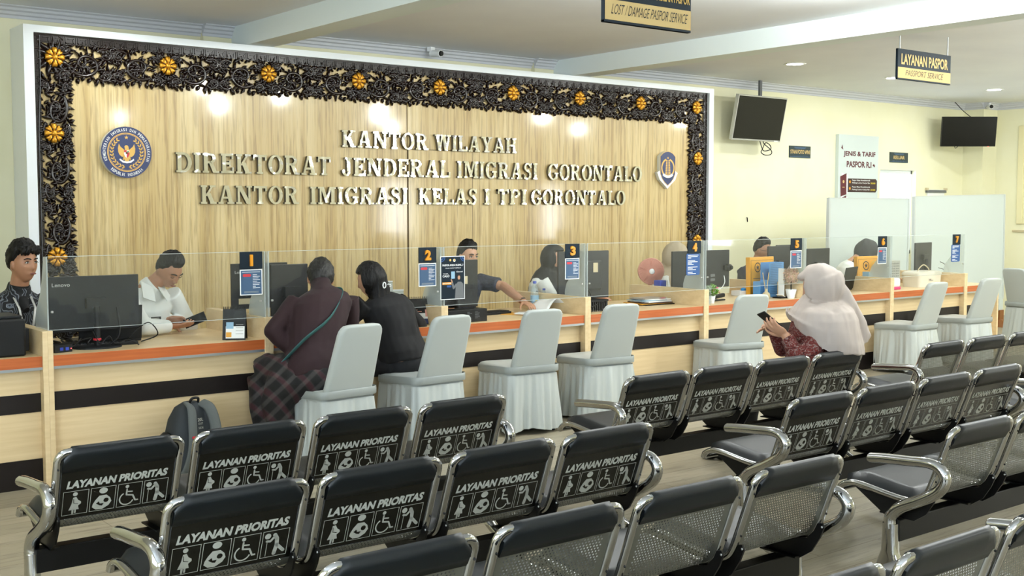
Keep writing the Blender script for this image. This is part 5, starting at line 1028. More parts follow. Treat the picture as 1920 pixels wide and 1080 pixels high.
b = MB(); b.tube(crom([(-.03, -.035, .445), (-.02, -.05, .475), (.02, -.05, .475), (.03, -.035, .445)], 5), .008, M['black'], n=6); b.build('carry_handle', t)
b = MB(); b.M = T(0, -.118, .26, 0, -.12) @ FRONT; b.text('20L', -.018, .018, .085, .105, .0, M['print'], .02); b.text('OUT', -.016, .016, .065, .078, .0, M['print'], .01); b.text('SIDE', -.016, .016, .04, .052, .0, M['print'], .01); b.build('bag_lettering', t)
b = MB(); b.box(-.092, -.070, -.170, -.166, .26, .272, M['red']); b.build('red_tab', t); b = MB(); b.box(-.19, -.17, -.05, -.045, .20, .26, M['lime']); b.build('lime_pull', t)

# ================================================================== people
def V(*a): return Vector(a)
def basis(fwd, up=(0, 0, 1)):
    f = Vector(fwd).normalized(); r = f.cross(Vector(up)).normalized(); u = r.cross(f)
    return Matrix((r, f, u)).transposed()
def g2(u, w): return math.exp(-u*u-w*w)
def headpt(d, off=0):
    """unit direction (x right, y face, z up) to a point of the head, metres"""
    x, y, z = d; t = max(0, -z)
    px, py, pz = .076*x, (.096 if y < 0 else .090)*y, .116*z
    px *= 1-.30*t**1.6
    if y < 0: py *= 1-.42*t**1.3
    else: py *= 1-.10*t
    if y > 0:
        a = min(1, y*2.2); u, w = abs(px), pz
        py += a*(.024*g2(px/.012, (w+.026)/.017)+.011*g2(px/.009, (w-.002)/.026)-.011*g2((u-.031)/.017, (w-.010)/.012)+.004*g2((u-.028)/.024, (w-.030)/.009)
                 +.008*g2(px/.021, (w+.060)/.010)+.006*g2(px/.02, (w+.096)/.014)+.003*g2((u-.044)/.02, (w+.018)/.02)-.003*g2(px/.02, (w+.075)/.005)+.010*(w < -.04)*math.exp(-(px/.035)**2)*min(1, (-w-.04)/.03))
    p = V(px, py, pz)
    return p+V(*d).normalized()*off if off else p
def add_head(b, H, B, mt, ears=True):
    b.sphere(lambda d: H+B @ headpt(d), mt, 56, 40)
    if ears:
        for s in (-1, 1): b.ell(H+B @ V(s*.077, -.008, -.004), (.009, .019, .031), mt, 12, 10, B @ Euler((-.2, 0, s*-.35)).to_matrix())
def add_face(b, H, B, skin, closed=False, brows=True):
    for s in (-1, 1):
        c = V(s*.031, .077, .010)
        if not closed:
            b.ell(H+B @ c, (.0145, .0085, .0062), M['eyew'], 14, 8, B); b.ell(H+B @ (c+V(s*-.001, .0055, 0)), (.0062, .0042, .0060), M['iris'], 10, 8, B)
            b.tube([H+B @ (c+V(s*u, .008-.35*abs(u), w)) for u, w in ((-.016, -.001), (-.008, .006), (0, .0075), (.009, .005), (.017, -.001))], .0022, M['iris'], n=5)
        else: b.tube([H+B @ (c+V(s*u, .009-.35*abs(u), w)) for u, w in ((-.016, -.001), (-.008, -.005), (0, -.006), (.009, -.005), (.017, -.001))], .0022, M['iris'], n=5)
        if brows: b.tube([H+B @ V(s*u, y, w) for u, y, w in ((.012, .094, .029), (.022, .094, .034), (.036, .088, .036), (.050, .073, .030))], [.003, .0045, .004, .002], M['hair'], n=6)
    b.tube([H+B @ V(u, .0975-18*u*u, -.0595+(.002 if abs(u) < .006 else .0)) for u in (-.022, -.012, 0, .012, .022)], [.002, .0048, .0052, .0048, .002], M['lip'], n=6, ry=[.002, .006, .006, .006, .002])
def hair_mesh(H, B, L, mt, hair, name, thick=.014, front=.052, side=.0, back=-.070, top=.0, seed=0, fringe=0):
    b = MB()
    def fn(d):
        p = headpt(d); z = p.z; y = d.y
        line = front if y > .5 else (side+(front-side)*max(0, (y-.05)/.45) if y > .05 else back+(side-back)*max(0, (y+.75)/.8) if y > -.75 else back)
        line += noise.noise(V(d.x*16+seed, d.y*16, d.z*4))*.012; q = (z-line)/.030; k = max(0, min(1, q)); k = k*k*(3-2*k)
        n = noise.noise(V(d.x*7+seed, d.y*7, d.z*7))*.007+noise.noise(V(d.x*24+seed, d.y*24, d.z*11))*.005
        t = thick*(.45+.75*max(0, d.z+.25)) + top*max(0, d.z)**2
        return H+B @ (p+V(*d)*(-.007+k*(t+n+.007)))-L
    b.sphere(fn, mt, 64, 44)
    if fringe:
        rn = random.Random(seed)
        for i in range(fringe):
            x = rn.uniform(-.062, .055); a = V(x, .060+rn.uniform(-.01, .02)-abs(x)*.35, .090+rn.uniform(-.01, .008)); c = V(x+rn.uniform(-.012, .03), .098-abs(x)*.45, .062+rn.uniform(-.014, .012))
            b.tube([H+B @ p-L for p in crom([a, (a+c)/2+V(0, .014, .016), c], 3)], [.013, .017, .018, .017, .014, .010, .003], mt, n=6)
    return b.build(name, hair)
def hand(b, W, d, nrm_, side, mt, curl=.5, spread=.10, thumb=.6, scale=1):
    """palm from wrist W along d; nrm_ is the palm's facing direction; side = +1 puts the thumb towards d x nrm_"""
    d = d.normalized(); n = (nrm_-d*nrm_.dot(d)).normalized(); x = d.cross(n)*side; k = scale
    P = Matrix((x, d, -n)).transposed()
    b.ell(W+d*.045*k, (.040*k, .054*k, .016*k), mt, 14, 10, P); b.tube([W-d*.03, W+d*.02], [.026*k, .028*k], mt, n=10, ry=.019*k, up=n)
    for i, (o, l) in enumerate(((.029, .072), (.010, .080), (-.010, .074), (-.028, .058))):
        p = W+d*.085*k+x*o*k; a = curl*(.5+.12*i); dirv = (d+x*spread*(1.5-i)*.5); pts = [p-d*.02*k, p]
        for j, f in enumerate((.45, .32, .25)):
            a2 = a*(j+.6); q = (dirv.normalized()*math.cos(a2)+n*math.sin(a2)); p = p+q*l*f*k; pts.append(p)
        b.tube(pts, [.0095*k, .0092*k, .0086*k, .0078*k, .0060*k], mt, n=8)
    p = W+d*.022*k+x*.030*k; pts = [p-x*.014*k, p]
    for j, f in enumerate((.042, .032, .026)): q = (x*(.75-.2*j)+d*(.65+.1*j)+n*thumb*(.4+.3*j)).normalized(); p = p+q*f*k; pts.append(p)
    b.tube(pts, [.014*k, .0125*k, .0105*k, .0092*k, .0065*k], mt, n=8)
def elbow(s, w, l1, l2, pole):
    s, w = V(*s), V(*w); d = w-s; L = min(d.length, (l1+l2)*.999); u = d.normalized(); a = (l1*l1-l2*l2+L*L)/(2*L); h = math.sqrt(max(0, l1*l1-a*a)); p = V(*pole)-u*V(*pole).dot(u); return s+u*a+p.normalized()*h
def ell_ring(c, r, f, rx, ry, n=20, pw=2.4):
    o = []
    for k in range(n):
        a = 2*PI*k/n; ca, sa = math.cos(a), math.sin(a); o.append(c+r*rx*math.copysign(abs(ca)**(2/pw), ca)+f*ry*math.copysign(abs(sa)**(2/pw), sa))
    return o
def torso(b, pel, neck, right, mt, k=1.0, wid=.19, grow=0, dep=.118, hipw=.165):
    pel, neck, right = V(*pel), V(*neck), V(*right).normalized(); ax = (neck-pel); up = ax.normalized(); f = up.cross(right).normalized()
    bend = f*.025
    for_ = ((-.06, hipw*.95, dep*.95, 0), (.08, hipw, dep, 0), (.30, hipw*.90, dep*.92, .2), (.55, wid*.88, dep*1.02, .1), (.78, wid*.98, dep*.98, -.2), (.90, wid*.80, dep*.78, -.3), (.965, wid*.50, dep*.60, -.1), (1.01, .058, .06, 0))
    b.loft([ell_ring(pel+ax*t+bend*o, right, f, (w+grow)*k, (e+grow)*k) for t, w, e, o in for_], mt)
def person(name_label, cat, L, head, hfwd, hup, neck, pel, right, arms, skin, shirt, bodyvox=.0052, legs=None, trousers='trous', ears=True, face=True, closed=False, wid=.19, sleeve=1.0, grow=.012, dep=.118, shirtvox=.009, hands=True, collar=None, hipw=.165):
    """arms: list of (shoulder, elbow, wrist, hand_dir, palm_normal, side, curl) in world metres"""
    L = V(*L); root = thing('person', name_label, cat, L); B = basis(hfwd, hup); H = V(*head)
    b = MB(); b.M = Matrix.Translation(-L); sk = M[skin]; neck, pel = V(*neck), V(*pel)
    add_head(b, H, B, sk, ears); b.tube([neck-(H-neck).normalized()*.05, neck+(H-neck)*.35, H+B @ V(0, -.022, -.055)], [.062, .056, .056], sk, n=16); torso(b, pel, neck, right, sk, .93, wid, 0, dep, hipw)
    for s, e, w, hd, pn, sd, cu in arms:
        s, e, w = V(*s), V(*e), V(*w); b.tube([s, s.lerp(e, .5), e], [.052, .046, .040], sk, n=12); b.tube([e, e.lerp(w, .35), w], [.040, .041, .028], sk, n=12)
        if hands and hd is not None: hand(b, w, V(*hd), V(*pn), sd, sk, cu)
    if legs:
        for h_, k_, a_ in legs: b.tube([V(*h_), V(*k_)], [.075, .055], sk, n=12); b.tube([V(*k_), V(*a_)], [.055, .036], sk, n=12)
    me = fuse(b, bodyvox, 2, sk, 'body'); body = bpy.data.objects.new('body', me); C.objects.link(body); body.parent = root
    if face:
        fb = MB(); fb.M = Matrix.Translation(-L); add_face(fb, H, B, sk, closed); fb.build('facial_features', root)
    b = MB(); b.M = Matrix.Translation(-L); st = M[shirt]; torso(b, pel, neck, right, st, 1.0, wid, grow, dep, hipw)
    for s, e, w, hd, pn, sd, cu in arms:
        s, e, w = V(*s), V(*e), V(*w); q = sleeve
        if q <= .5: b.tube([s+(s-e)*.05, s.lerp(e, .5), s.lerp(e, q*2*.95)], [.072, .066, .066], st, n=14)
        else: b.tube([s+(s-e)*.05, s.lerp(e, .5), e], [.072, .063, .056], st, n=14); b.ell(e, .057, st); b.tube([e, e.lerp(w, .4), e.lerp(w, q)], [.056, .055, .041], st, n=14)
    if collar: b.tube([neck-(H-neck).normalized()*(.02 if collar is True else .09), neck+(H-neck)*(.24 if collar is True else collar)], [.076, .069], st, n=18)
    me = fuse(b, shirtvox, 2, st, 'shirt')
    ripple(me, lambda c: (lambda w: noise.noise(V(w.x*9, w.y*9, w.z*6))*.006+noise.noise(V(w.x*22, w.y*22, w.z*14))*.0025)(c+L))     # cloth folds
    o = bpy.data.objects.new('shirt', me); C.objects.link(o); o.parent = root
    if legs:
        b = MB(); b.M = Matrix.Translation(-L)
        for h_, k_, a_ in legs: h_, k_, a_ = V(*h_), V(*k_), V(*a_); b.tube([h_, k_], [.095, .072], M[trousers], n=14); b.ell(k_, .072, M[trousers]); b.tube([k_, a_], [.072, .055], M[trousers], n=14)
        b.ell((V(*legs[0][0])+V(*legs[1][0]))/2, (.17, .14, .11), M[trousers]); me = fuse(b, .012, 3, M[trousers], 'trousers'); o = bpy.data.objects.new('trousers', me); C.objects.link(o); o.parent = root
        for h_, k_, a_ in legs: b = MB(); b.M = Matrix.Translation(-L); a_ = V(*a_); f = (V(*k_)-V(*h_)); f.z = 0; f.normalize(); b.ell((a_.x+f.x*.06, a_.y+f.y*.06, .04), (.05, .05, .04), M['black'], 12, 8); b.ell((a_.x+f.x*.13, a_.y+f.y*.13, .03), (.045, .06, .03), M['black'], 12, 8); b.build('shoe', root)
    return root, L, H, B
def seated_legs(pel, f, r, knee_z=.50, spread=.10, reach=.42, foot=.05):
    pel, f, r = V(*pel), V(*f).normalized(), V(*r).normalized(); out = []
    for s in (-1, 1): h = pel+r*s*.09-V(0, 0, .02); k = h+f*reach+r*s*spread*.5; k.z = knee_z; a = k+f*foot; a.z = .085; out.append((h, k, a))
    return out
CR, CT = V(.786, -.618, 0), V(-.617, -.787, 0)          # picture right and towards the viewer, on the floor

# --- young officer in black batik, far left
f = V(.12, -.99, 0).normalized(); r = f.cross(V(0, 0, 1))
nk = V(2.045, 7.66, 1.085); pel = V(2.03, 7.74, .56); sL, sR = nk-r*-.0+r*.175+V(0, 0, -.055), nk-r*.175+V(0, 0, -.055)
w1, w2 = V(2.20, 7.32, .975), V(1.80, 7.42, .80)
# left side of the picture is his right arm
root, L, H, B = person('young man in black and white batik shirt with lanyard at the far left', 'person', (2.03, 7.74, 0), (2.065, 7.60, 1.255), (.36, -.93, .02), (0, 0, 1), nk, pel, r,
    [(sR, elbow(sR, w1, .28, .25, (.4, .3, -1)), w1, (.1, -.5, .5), (.3, .5, .3), 1, .9), (sL, elbow(sL, w2, .28, .25, (-.5, .2, -1)), w2, (.2, -1, 0), (0, 0, -1), 1, .3)], 'skin', 'batik', legs=seated_legs(pel, f, r), collar=True)
hair_mesh(H, B, L, M['hair'], root, 'hair', .024, .058, .008, -.050, .018, 3, 18)
b = MB(); b.M = Matrix.Translation(-L)
for s in (-1, 1): b.tube([nk+r*s*.055+V(0, -.03, .0), nk+r*s*.05+f*.135+V(0, 0, -.10), nk+r*s*.012+f*.150+V(0, 0, -.33)], .008, M['silver'], n=6, ry=.003)
b.build('lanyard', root)
b = MB(); b.M = Matrix.Translation(-L); b.tube([nk+V(0, 0, -.03), nk+(H-nk)*.24], [.068, .062], M['blackc'], n=18); b.tube([nk+f*.03+V(0, 0, -.02), nk+f*.118+V(0, 0, -.12)], [.055, .02], M['blackc'], n=12, ry=.03); b.build('undershirt', root)
b = MB(); b.M = T(2.225, 7.27, 1.045, .3, -.5); b.box(-.035, .035, -.004, .004, -.07, .07, M['blackgloss']); tag(b.build('mobile_phone', bevel=.003), 'black mobile phone held by the young man in batik', 'phone')

# --- officer in white shirt reading his phone
f = (CR*.80+CT*.60).normalized(); r = f.cross(V(0, 0, 1)); nk = V(2.865, 7.60, 1.07); pel = V(2.80, 7.78, .56)
sR, sL = nk+r*.18+V(0, 0, -.06), nk-r*.18+V(0, 0, -.06)
hw = V(2.965, 7.486, .812); hw2 = V(2.995, 7.60, .845)
root, L, H, B = person('man in white shirt looking down at a phone at desk 1', 'person', (2.80, 7.78, 0), (2.985, 7.545, 1.185), (CR*.74+CT*.46+V(0, 0, -.62)), (CR*.45+CT*.3+V(0, 0, 1)), nk, pel, r,
    [(sR, (2.745, 7.38, .835), hw, CR*.9+V(0, 0, .08), V(0, .4, .9), -1, .55), (sL, elbow(sL, hw2, .29, .25, (.6, .3, -.8)), hw2, CR*.7+V(0, -.1, .0), V(-.2, -.7, -.4), 1, .45)], 'skin', 'shirtw', legs=seated_legs(pel, f, r), closed=True, collar=True, sleeve=.93)
hair_mesh(H, B, L, M['hair'], root, 'hair', .013, .066, .004, -.050, .022, 8, 0)
b = MB(); b.M = Matrix.Translation(-L)
for s in (-1, 1): b.add([nk+r*s*.02+f*.075+V(0, 0, .01), nk+r*s*.075+f*.02+V(0, 0, .05), nk+r*s*.105+f*.085+V(0, 0, -.055), nk+r*s*.045+f*.135+V(0, 0, -.085)], [(0, 1, 2, 3)], M['shirtw'])
b.build('collar', root, solid=.006)
b = MB(); q = nk+f*.150+r*.06+V(0, 0, -.19); b.M = Matrix.Translation(q-L) @ Matrix.Rotation(math.atan2(f.x, -f.y), 4, 'Z') @ FRONT; b.prism(R_(-.035, .035, -.009, .009), 0, .012, M['black']); b.rect(-.02, .02, -.002, .002, .0125, M['print']); b.build('name_badge', root)
b = MB(); b.M = T(3.125, 7.455, .850, math.atan2(CR.y, CR.x)+.25, .95, -.38); b.box(-.075, .075, -.037, .037, -.004, .004, M['charcoal']); b.rect(-.07, .07, -.033, .033, .0045, M['blackgloss']); tag(b.build('mobile_phone', bevel=.003), 'grey mobile phone in the hands of the man in white', 'phone')

# --- man in maroon shirt, from behind, leaning over the counter
f = V(-.10, 1, 0).normalized(); r = f.cross(V(0, 0, 1)); pel = V(3.47, 6.47, .57); nk = V(3.665, 6.68, 1.075)
sR, sL = nk+r*.205+V(0, -.02, -.075), nk-r*.205+V(0, -.02, -.075); wl = V(3.44, 6.56, .66); wr = V(3.85, 6.95, .80)
root, L, H, B = person('man in maroon shirt with green shoulder strap seen from behind at desk 2', 'person', (3.50, 6.45, 0), (3.715, 6.78, 1.135), (.38, .86, -.36), (.2, .3, 1), nk, pel, r,
    [(sL, (3.285, 6.62, .835), wl, (.5, -.1, -.6), (0, 0, -1), -1, .6), (sR, elbow(sR, wr, .29, .25, (.2, -.3, -1)), wr, (-.3, .8, 0), (0, 0, -1), -1, .5)], 'skin', 'maroon', face=False, wid=.215, dep=.14, grow=.018, sleeve=.95, collar=.55, shirtvox=.010, hipw=.185)
hair_mesh(H, B, L, M['hairgrey'], root, 'hair', .019, .05, .018, -.125, .010, 5)
b = MB(); b.M = Matrix.Translation(-L); u_ = (nk-pel).normalized(); bk = -u_.cross(r).normalized()
if bk.y > 0: bk = -bk
P1 = nk+r*.10+V(0, 0, .005)-bk*.05; P2 = nk+r*.11+bk*.10-u_*.06; P3 = nk+r*.0+bk*.160-u_*.25; P4 = pel+u_*.20-r*.16+bk*.135; P5 = pel+u_*.08-r*.225-bk*.02
b.tube(crom([P1, P2, P3, P4, P5], 6), .021, M['teal'], n=8, ry=.005, up=bk); b.build('shoulder_strap', root)
# plaid wrap over his lap and thigh, down to the shin
b = MB(); b.M = Matrix.Translation(-L)
for s, kx in ((-1, 3.30), (1, 3.58)): b.tube([V(3.47+.1*s, 6.47, .55), V(kx, 6.72, .56), V(kx-.02, 6.74, .54)], [.15, .125, .11], M['plaid'], n=16); b.tube([V(kx-.01, 6.72, .54), V(kx-.03, 6.66, .30), V(kx-.02, 6.66, .13)], [.125, .115, .10], M['plaid'], n=16)
b.ell((3.36, 6.50, .52), (.17, .17, .14), M['plaid']); b.ell((3.48, 6.46, .535), (.235, .185, .125), M['plaid']); b.tube([V(3.30, 6.44, .56), V(3.25, 6.50, .40), V(3.27, 6.50, .26)], [.11, .105, .09], M['plaid'], n=14)
me = fuse(b, .012, 3, M['plaid'], 'plaid_wrap')
ripple(me, lambda c: (lambda w: (noise.noise(V(w.x*11, w.y*11, w.z*7))*.016+noise.noise(V(w.x*24, w.y*24, w.z*12))*.006))(c+L))
o = bpy.data.objects.new('plaid_wrap', me); C.objects.link(o); o.parent = root
for s, kx in ((-1, 3.27), (1, 3.56)): b = MB(); b.M = Matrix.Translation(-L); b.tube([V(kx, 6.66, .16), V(kx, 6.67, .07)], .04, M['skin'], n=10); b.ell((kx, 6.72, .04), (.05, .12, .04), M['black'], 14, 8); b.build('shoe', root)

# --- woman in black with long black hair
f = V(-.25, .97, 0).normalized(); r = f.cross(V(0, 0, 1)); pel = V(4.32, 6.70, .57); nk = V(4.20, 6.80, 1.01)
sR, sL = nk+r*.17+V(0, 0, -.06), nk-r*.17+V(0, 0, -.06); wr, wl = V(4.35, 7.0, .79), V(4.05, 7.02, .79)
root, L, H, B = person('woman in black with long black hair and a white clip seen from behind', 'person', (4.32, 6.68, 0), (4.115, 6.80, 1.115), (-.55, .80, -.25), (-.18, .12, 1), nk, pel, r,
    [(sL, elbow(sL, wl, .27, .24, (-1, -.2, -.5)), wl, (0, 1, 0), (0, 0, -1), -1, .4), (sR, elbow(sR, wr, .27, .24, (1, -.2, -.5)), wr, (0, 1, 0), (0, 0, -1), 1, .4)], 'skin2', 'blackc', face=False, wid=.19, dep=.13, grow=.016, legs=seated_legs(pel, f, r, reach=.30), hipw=.18)
b = MB(); b.M = Matrix.Translation(-L)
b.sphere(lambda d: H+B @ (headpt(d)+V(*d)*(.020 if (d.y < .35 or d.z > .55) else -.006)), M['hair'], 48, 32)
bkv = V(.25, -.97, 0)
b.loft([ell_ring(c, V(.97, .25, 0), bkv, w, e, 18) for c, w, e in ((H+B @ V(0, -.03, .02), .080, .08), (H+B @ V(0, -.05, -.06), .072, .06), (H+V(.04, -.06, -.15), .075, .05), (H+V(.10, -.10, -.24), .10, .055), (H+V(.17, -.12, -.33), .11, .045), (H+V(.22, -.12, -.42), .10, .035), (H+V(.25, -.10, -.49), .07, .02))], M['hair'])
me = fuse(b, .006, 2, M['hair'], 'hair')
ripple(me, lambda w: noise.noise(V(w.x*60, w.y*60, w.z*5))*.005)
o = bpy.data.objects.new('hair', me); C.objects.link(o); o.parent = root
b = MB(); c = H+B @ V(.0, -.112, -.060)-V(.03, .02, 0); b.M = Matrix.Translation(c-L) @ Matrix.Rotation(-.3, 4, 'Z') @ FRONT
b.tube([(.010*math.cos(q)-.012, .019*math.sin(q), .01) for q in [2*PI*i/16 for i in range(16)]], .004, M['white'], n=6, closed=True); b.tube([(.010, .004, .012), (.018, .010, .012), (.020, .0, .012), (.030, .006, .012), (.034, -.006, .012), (.024, -.010, .012)], .003, M['white'], n=6); b.build('hair_clip', root)

# --- officer behind the navy poster, arm stretched over the desk
f = V(.1, -1, 0).normalized(); r = f.cross(V(0, 0, 1)); nk = V(5.70, 7.92, 1.04); pel = V(5.62, 8.0, .56); sL = nk-r*.19+V(0, 0, -.06); sR = nk+r*.19+V(0, 0, -.06)
sE = V(5.88, 7.62, .955); wE = V(5.86, 7.27, .845)
root, L, H, B = person('officer half hidden behind a monitor with one arm stretched over desk 3', 'person', (5.62, 8.0, 0), (5.715, 7.88, 1.20), (.08, -.97, -.12), (0, 0, 1), nk, pel, r,
    [(sL, V(5.97, 7.72, .95), V(5.88, 7.32, .84), (-.15, -1, -.15), (0, 0, -1), -1, .5), (sR, elbow(sR, (5.35, 7.65, .80), .28, .25, (-1, 0, -1)), (5.35, 7.65, .80), (.1, -1, 0), (0, 0, -1), 1, .4)], 'skin2', 'navyc', sleeve=.42, legs=seated_legs(pel, f, r), wid=.2)
hair_mesh(H, B, L, M['hair'], root, 'hair', .014, .064, .006, -.045, .016, 11)
b = MB(); b.M = Matrix.Translation(-L); w = V(5.88, 7.32, .84); d = (w-V(5.97, 7.72, .95)).normalized(); b.tube([w-d*.035, w-d*.012], .034, M['brownwood'], n=14, ry=.027); b.build('watch_strap', root); b = MB(); b.M = Matrix.Translation(-L); b.ell(w-d*.024+V(.0, 0, .026), (.018, .018, .008), M['black'], 12, 6); b.build('watch_face', root)

# --- scarf wearers behind the counter
def scarf(root, L, H, B, nk, right, mt, name='headscarf', face_open=True, drape=.22, wide=.21, off=.024, fold=1, seed=0, front=.0):
    b = MB(); b.M = Matrix.Translation(-L)
    def fn(d):
        p = headpt(d); o = off+.012*max(0, -d.z)+.010*max(0, -d.y)
        if face_open and d.y > .30 and abs(p.x) < .056 and -.105 < p.z < .070: o = -.012
        return H+B @ (p+V(*d)*o)
    b.sphere(fn, mt, 48, 32); right = V(*right).normalized(); up = (H-nk).normalized(); fw = V(0, 0, 1).cross(right)
    c0 = H+B @ V(0, -.018, -.06)
    b.loft([ell_ring(c, right, fw, w, e, 22) for c, w, e in ((c0, .080, .095), (nk+V(0, 0, .035), .085, .095), (nk+V(0, 0, -.01), .12, .12), (nk+V(0, 0, -.06), wide*.92, .145), (nk+V(0, 0, -.06-drape*.5), wide*1.03, .160), (nk+V(0, 0, -.06-drape), wide*1.02, .165))], mt)
    me = fuse(b, .0075, 3, mt, name)
    ripple(me, lambda w: (noise.noise(V(w.x*14+seed, w.y*14, w.z*5))*.009+noise.noise(V(w.x*34+seed, w.y*34, w.z*10))*.003)*fold)
    o = bpy.data.objects.new(name, me); C.objects.link(o); o.parent = root; return o
f = (CR*.9+CT*.25).normalized(); r = f.cross(V(0, 0, 1)); nk = V(6.55, 7.84, 1.02); pel = V(6.50, 7.90, .56); sR, sL = nk+r*.17+V(0, 0, -.06), nk-r*.17+V(0, 0, -.06)
root, L, H, B = person('woman in black headscarf and white shirt beside the number 3 sign', 'person', (6.50, 7.90, 0), (6.60, 7.80, 1.155), CR*.85+CT*.50+V(0, 0, -.05), (0, 0, 1), nk, pel, r,
    [(sR, elbow(sR, (6.62, 7.42, .82), .27, .24, (0, 0, -1)), (6.62, 7.42, .82), CR, (0, 0, -1), -1, .4), (sL, elbow(sL, (6.85, 7.55, .82), .27, .24, (0, 0, -1)), (6.85, 7.55, .82), CR, (0, 0, -1), 1, .4)], 'skin2', 'shirtw', ears=False, legs=seated_legs(pel, f, r), wid=.185)
scarf(root, L, H, B, nk, r, M['bla_hijab'], drape=.10, wide=.18)
f = V(.3, -1, 0).normalized(); r = f.cross(V(0, 0, 1)); nk = V(8.19, 7.92, .99); pel = V(8.16, 7.98, .56); sR, sL = nk+r*.17+V(0, 0, -.06), nk-r*.17+V(0, 0, -.06)
root, L, H, B = person('person in beige headscarf bent behind the broad monitor at desk 4', 'person', (8.16, 7.98, 0), (8.20, 7.86, 1.135), (CR*.55+CT*.6+V(0, 0, -.45)), (0, 0, 1), nk, pel, r,
    [(sR, elbow(sR, (8.05, 7.6, .82), .27, .24, (0, 0, -1)), (8.05, 7.6, .82), f, (0, 0, -1), 1, .4), (sL, elbow(sL, (8.35, 7.6, .82), .27, .24, (0, 0, -1)), (8.35, 7.6, .82), f, (0, 0, -1), -1, .4)], 'skin2', 'shirtw', ears=False, legs=seated_legs(pel, f, r), bodyvox=.007)
scarf(root, L, H, B, nk, r, M['bei_hijab'], drape=.16, wide=.19, off=.034)
# --- man in glasses
f = (CR*.6+CT*.7).normalized(); r = f.cross(V(0, 0, 1)); nk = V(9.50, 7.95, 1.02); pel = V(9.45, 8.0, .56); sR, sL = nk+r*.19+V(0, 0, -.06), nk-r*.19+V(0, 0, -.06)
root, L, H, B = person('man in glasses and navy jacket behind the yellow folder at desk 5', 'person', (9.45, 8.0, 0), (9.55, 7.90, 1.165), CR*.72+CT*.66+V(0, 0, -.14), (0, 0, 1), nk, pel, r,
    [(sR, elbow(sR, (9.3, 7.55, .82), .28, .25, (-.4, 0, -1)), (9.3, 7.55, .82), f, (0, 0, -1), 1, .4), (sL, elbow(sL, (9.75, 7.6, .82), .28, .25, (.4, 0, -1)), (9.75, 7.6, .82), f, (0, 0, -1), -1, .4)], 'skin', 'navyc', legs=seated_legs(pel, f, r), bodyvox=.006)
hair_mesh(H, B, L, M['hair'], root, 'hair', .013, .064, .004, -.045, .014, 14)
b = MB(); b.M = Matrix.Translation(-L)
for s in (-1, 1): b.tube([H+B @ V(s*.034+.024*math.cos(q), .100-.010*abs(math.cos(q)), .006+.017*math.sin(q)) for q in [2*PI*i/16 for i in range(16)]], .0022, M['black'], n=5, closed=True); b.tube([H+B @ V(s*.058, .094, .012), H+B @ V(s*.080, .0, .012)], .0022, M['black'], n=5)
b.tube([H+B @ V(-.010, .104, .008), H+B @ V(.010, .104, .008)], .0022, M['black'], n=5); b.build('glasses', root)
# --- dark scarf, bent over desk 6
f = (CR*.95+CT*.1).normalized(); r = f.cross(V(0, 0, 1)); nk = V(11.05, 7.85, 1.0); pel = V(10.88, 7.95, .56); sR, sL = nk+r*.17+V(0, 0, -.06), nk-r*.17+V(0, 0, -.06)
root, L, H, B = person('person in charcoal headscarf and white shirt behind the number 6 sign', 'person', (10.88, 7.95, 0), (11.20, 7.78, 1.12), CR*.85+CT*.15+V(0, 0, -.5), (0, 0, 1), nk, pel, r,
    [(sR, elbow(sR, (11.1, 7.45, .82), .27, .24, (-.5, 0, -1)), (11.1, 7.45, .82), CR, (0, 0, -1), -1, .4), (sL, elbow(sL, (11.4, 7.6, .82), .27, .24, (0, 0, -1)), (11.4, 7.6, .82), CR, (0, 0, -1), 1, .4)], 'skin2', 'shirtw', ears=False, face=False, legs=seated_legs(pel, f, r), bodyvox=.007)
scarf(root, L, H, B, nk+V(.06, -.04, 0), r, M['dk_hijab'], drape=.10, wide=.16, face_open=False, off=.03)

# --- woman in pale scarf on the waiting bench, looking at her phone
f = V(-.62, .78, 0).normalized(); r = f.cross(V(0, 0, 1)); pel = V(5.88, 4.49, .55); nk = V(5.88, 4.41, 1.02); sR, sL = nk+r*.16+V(0, 0, -.115), nk-r*.16+V(0, 0, -.115)
wl, wr = V(5.59, 4.44, .84), V(5.70, 4.62, .87)
root, L, H, B = person('woman in pale pinkish headscarf and red batik blouse seated with a phone', 'person', (5.88, 4.49, 0), (5.84, 4.39, 1.13), (-.46, .82, -.34), (-.12, .1, 1), nk, pel, r,
    [(sL, elbow(sL, wl, .29, .24, (.1, -.5, -.9)), wl, (-.55, .30, .42), (.35, .30, .5), 1, .75), (sR, elbow(sR, wr, .29, .24, (.3, .6, -.9)), wr, (-.75, -.30, .22), (-.1, -.3, -.8), -1, .6)], 'skin2', 'redbatik', ears=False, face=False, closed=True, legs=seated_legs(pel, (-.35, .93, 0), (.93, .35, 0), reach=.40), bodyvox=.0048, sleeve=.93, grow=.03, dep=.13)
b = MB(); b.M = Matrix.Translation(-L)
def fn(d):
    p = headpt(d); o = .026+.014*max(0, -d.z)+.030*max(0, -d.y)*(.6+.4*(d.z < .3))
    if d.y > .35 and abs(p.x) < .052 and -.105 < p.z < .062: o = -.012
    return H+B @ (p+V(*d)*o)
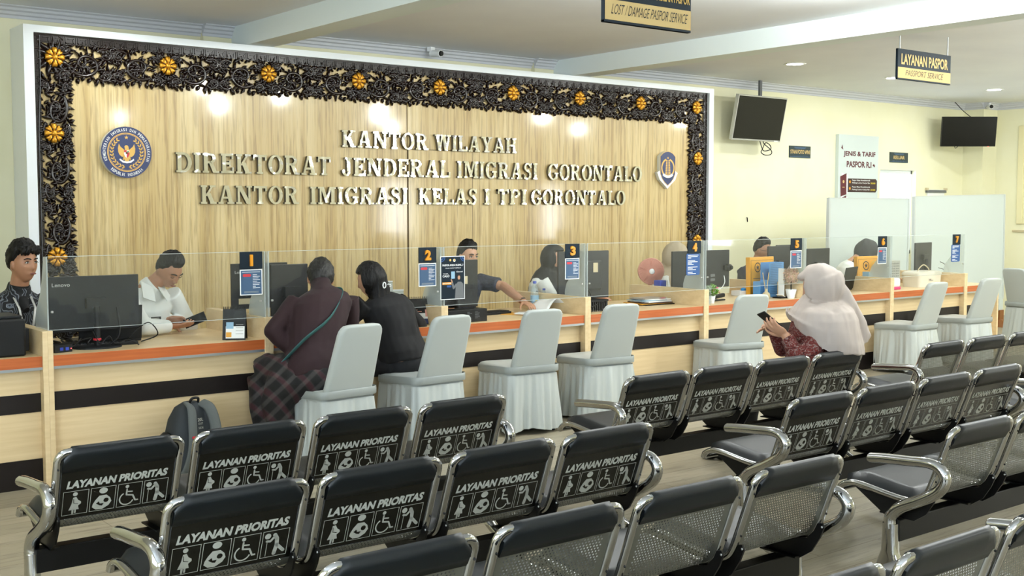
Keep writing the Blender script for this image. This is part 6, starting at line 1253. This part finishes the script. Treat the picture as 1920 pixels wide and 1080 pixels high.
hm = M['hijab']; b.sphere(fn, hm, 56, 40)
b.ell(H+B @ V(0, .055, .085), (.060, .05, .03), hm, 16, 10, B)
rr_, fw = r, f
rings = []
for dz, w, e, dx, dy in ((.06, .085, .095, .00, .00), (.03, .11, .12, .01, -.0), (-.005, .19, .16, .015, -.005), (-.04, .255, .19, .02, -.005), (-.09, .285, .21, .025, -.005), (-.15, .30, .225, .03, -.005), (-.22, .30, .235, .04, -.01), (-.285, .295, .23, .055, -.015)):
    c = nk+V(dx, dy, dz); rings.append([p+V(0, 0, -.03*max(0, (p-c).dot(V(.75, -.5, 0)))/.2*(1 if dz < -.1 else 0)+((.16 if dz < -.2 else .08)*max(0, (p-c).dot(f))/.2 if dz < -.10 else 0)) for p in ell_ring(c, rr_, fw, w, e, 28, 2.2)])
b.loft(rings, hm)
# loose back panel of the scarf falling over the bench back
b.loft([ell_ring(V(*c), V(.8, -.6, 0), V(.6, .8, 0), w, e, 16) for c, w, e in (((5.90, 4.34, 1.14), .075, .05), ((5.96, 4.31, 1.02), .10, .055), ((6.01, 4.29, .90), .12, .05), ((6.04, 4.27, .82), .11, .04), ((6.04, 4.26, .775), .08, .03))], hm)
me = fuse(b, .0075, 4, hm, 'headscarf')
ripple(me, lambda c: (lambda w: (noise.noise(V(w.x*16, w.y*16, w.z*4))*.011+noise.noise(V(w.x*36, w.y*36, w.z*8))*.003))(c+L))
o = bpy.data.objects.new('headscarf', me); C.objects.link(o); o.parent = root
b = MB(); b.M = Matrix.Translation(V(5.575, 4.545, .92)) @ basis((-.60, .33, .55), (.4, .2, .8)).to_4x4(); b.box(-.037, .037, -.08, .08, -.005, .004, M['charcoal']); b.rect(-.034, .034, -.076, .076, .0045, M['blackgloss']); b.rect(-.030, .030, -.045, .010, .005, M['green']); b.rect(-.028, .02, .03, .034, .005, M['print']); b.rect(-.028, .01, .045, .049, .005, M['print'])
tag(b.build('mobile_phone', bevel=.003), 'black mobile phone held by the woman in the pale scarf', 'phone')

bpy.data.scenes.remove(_tmp)
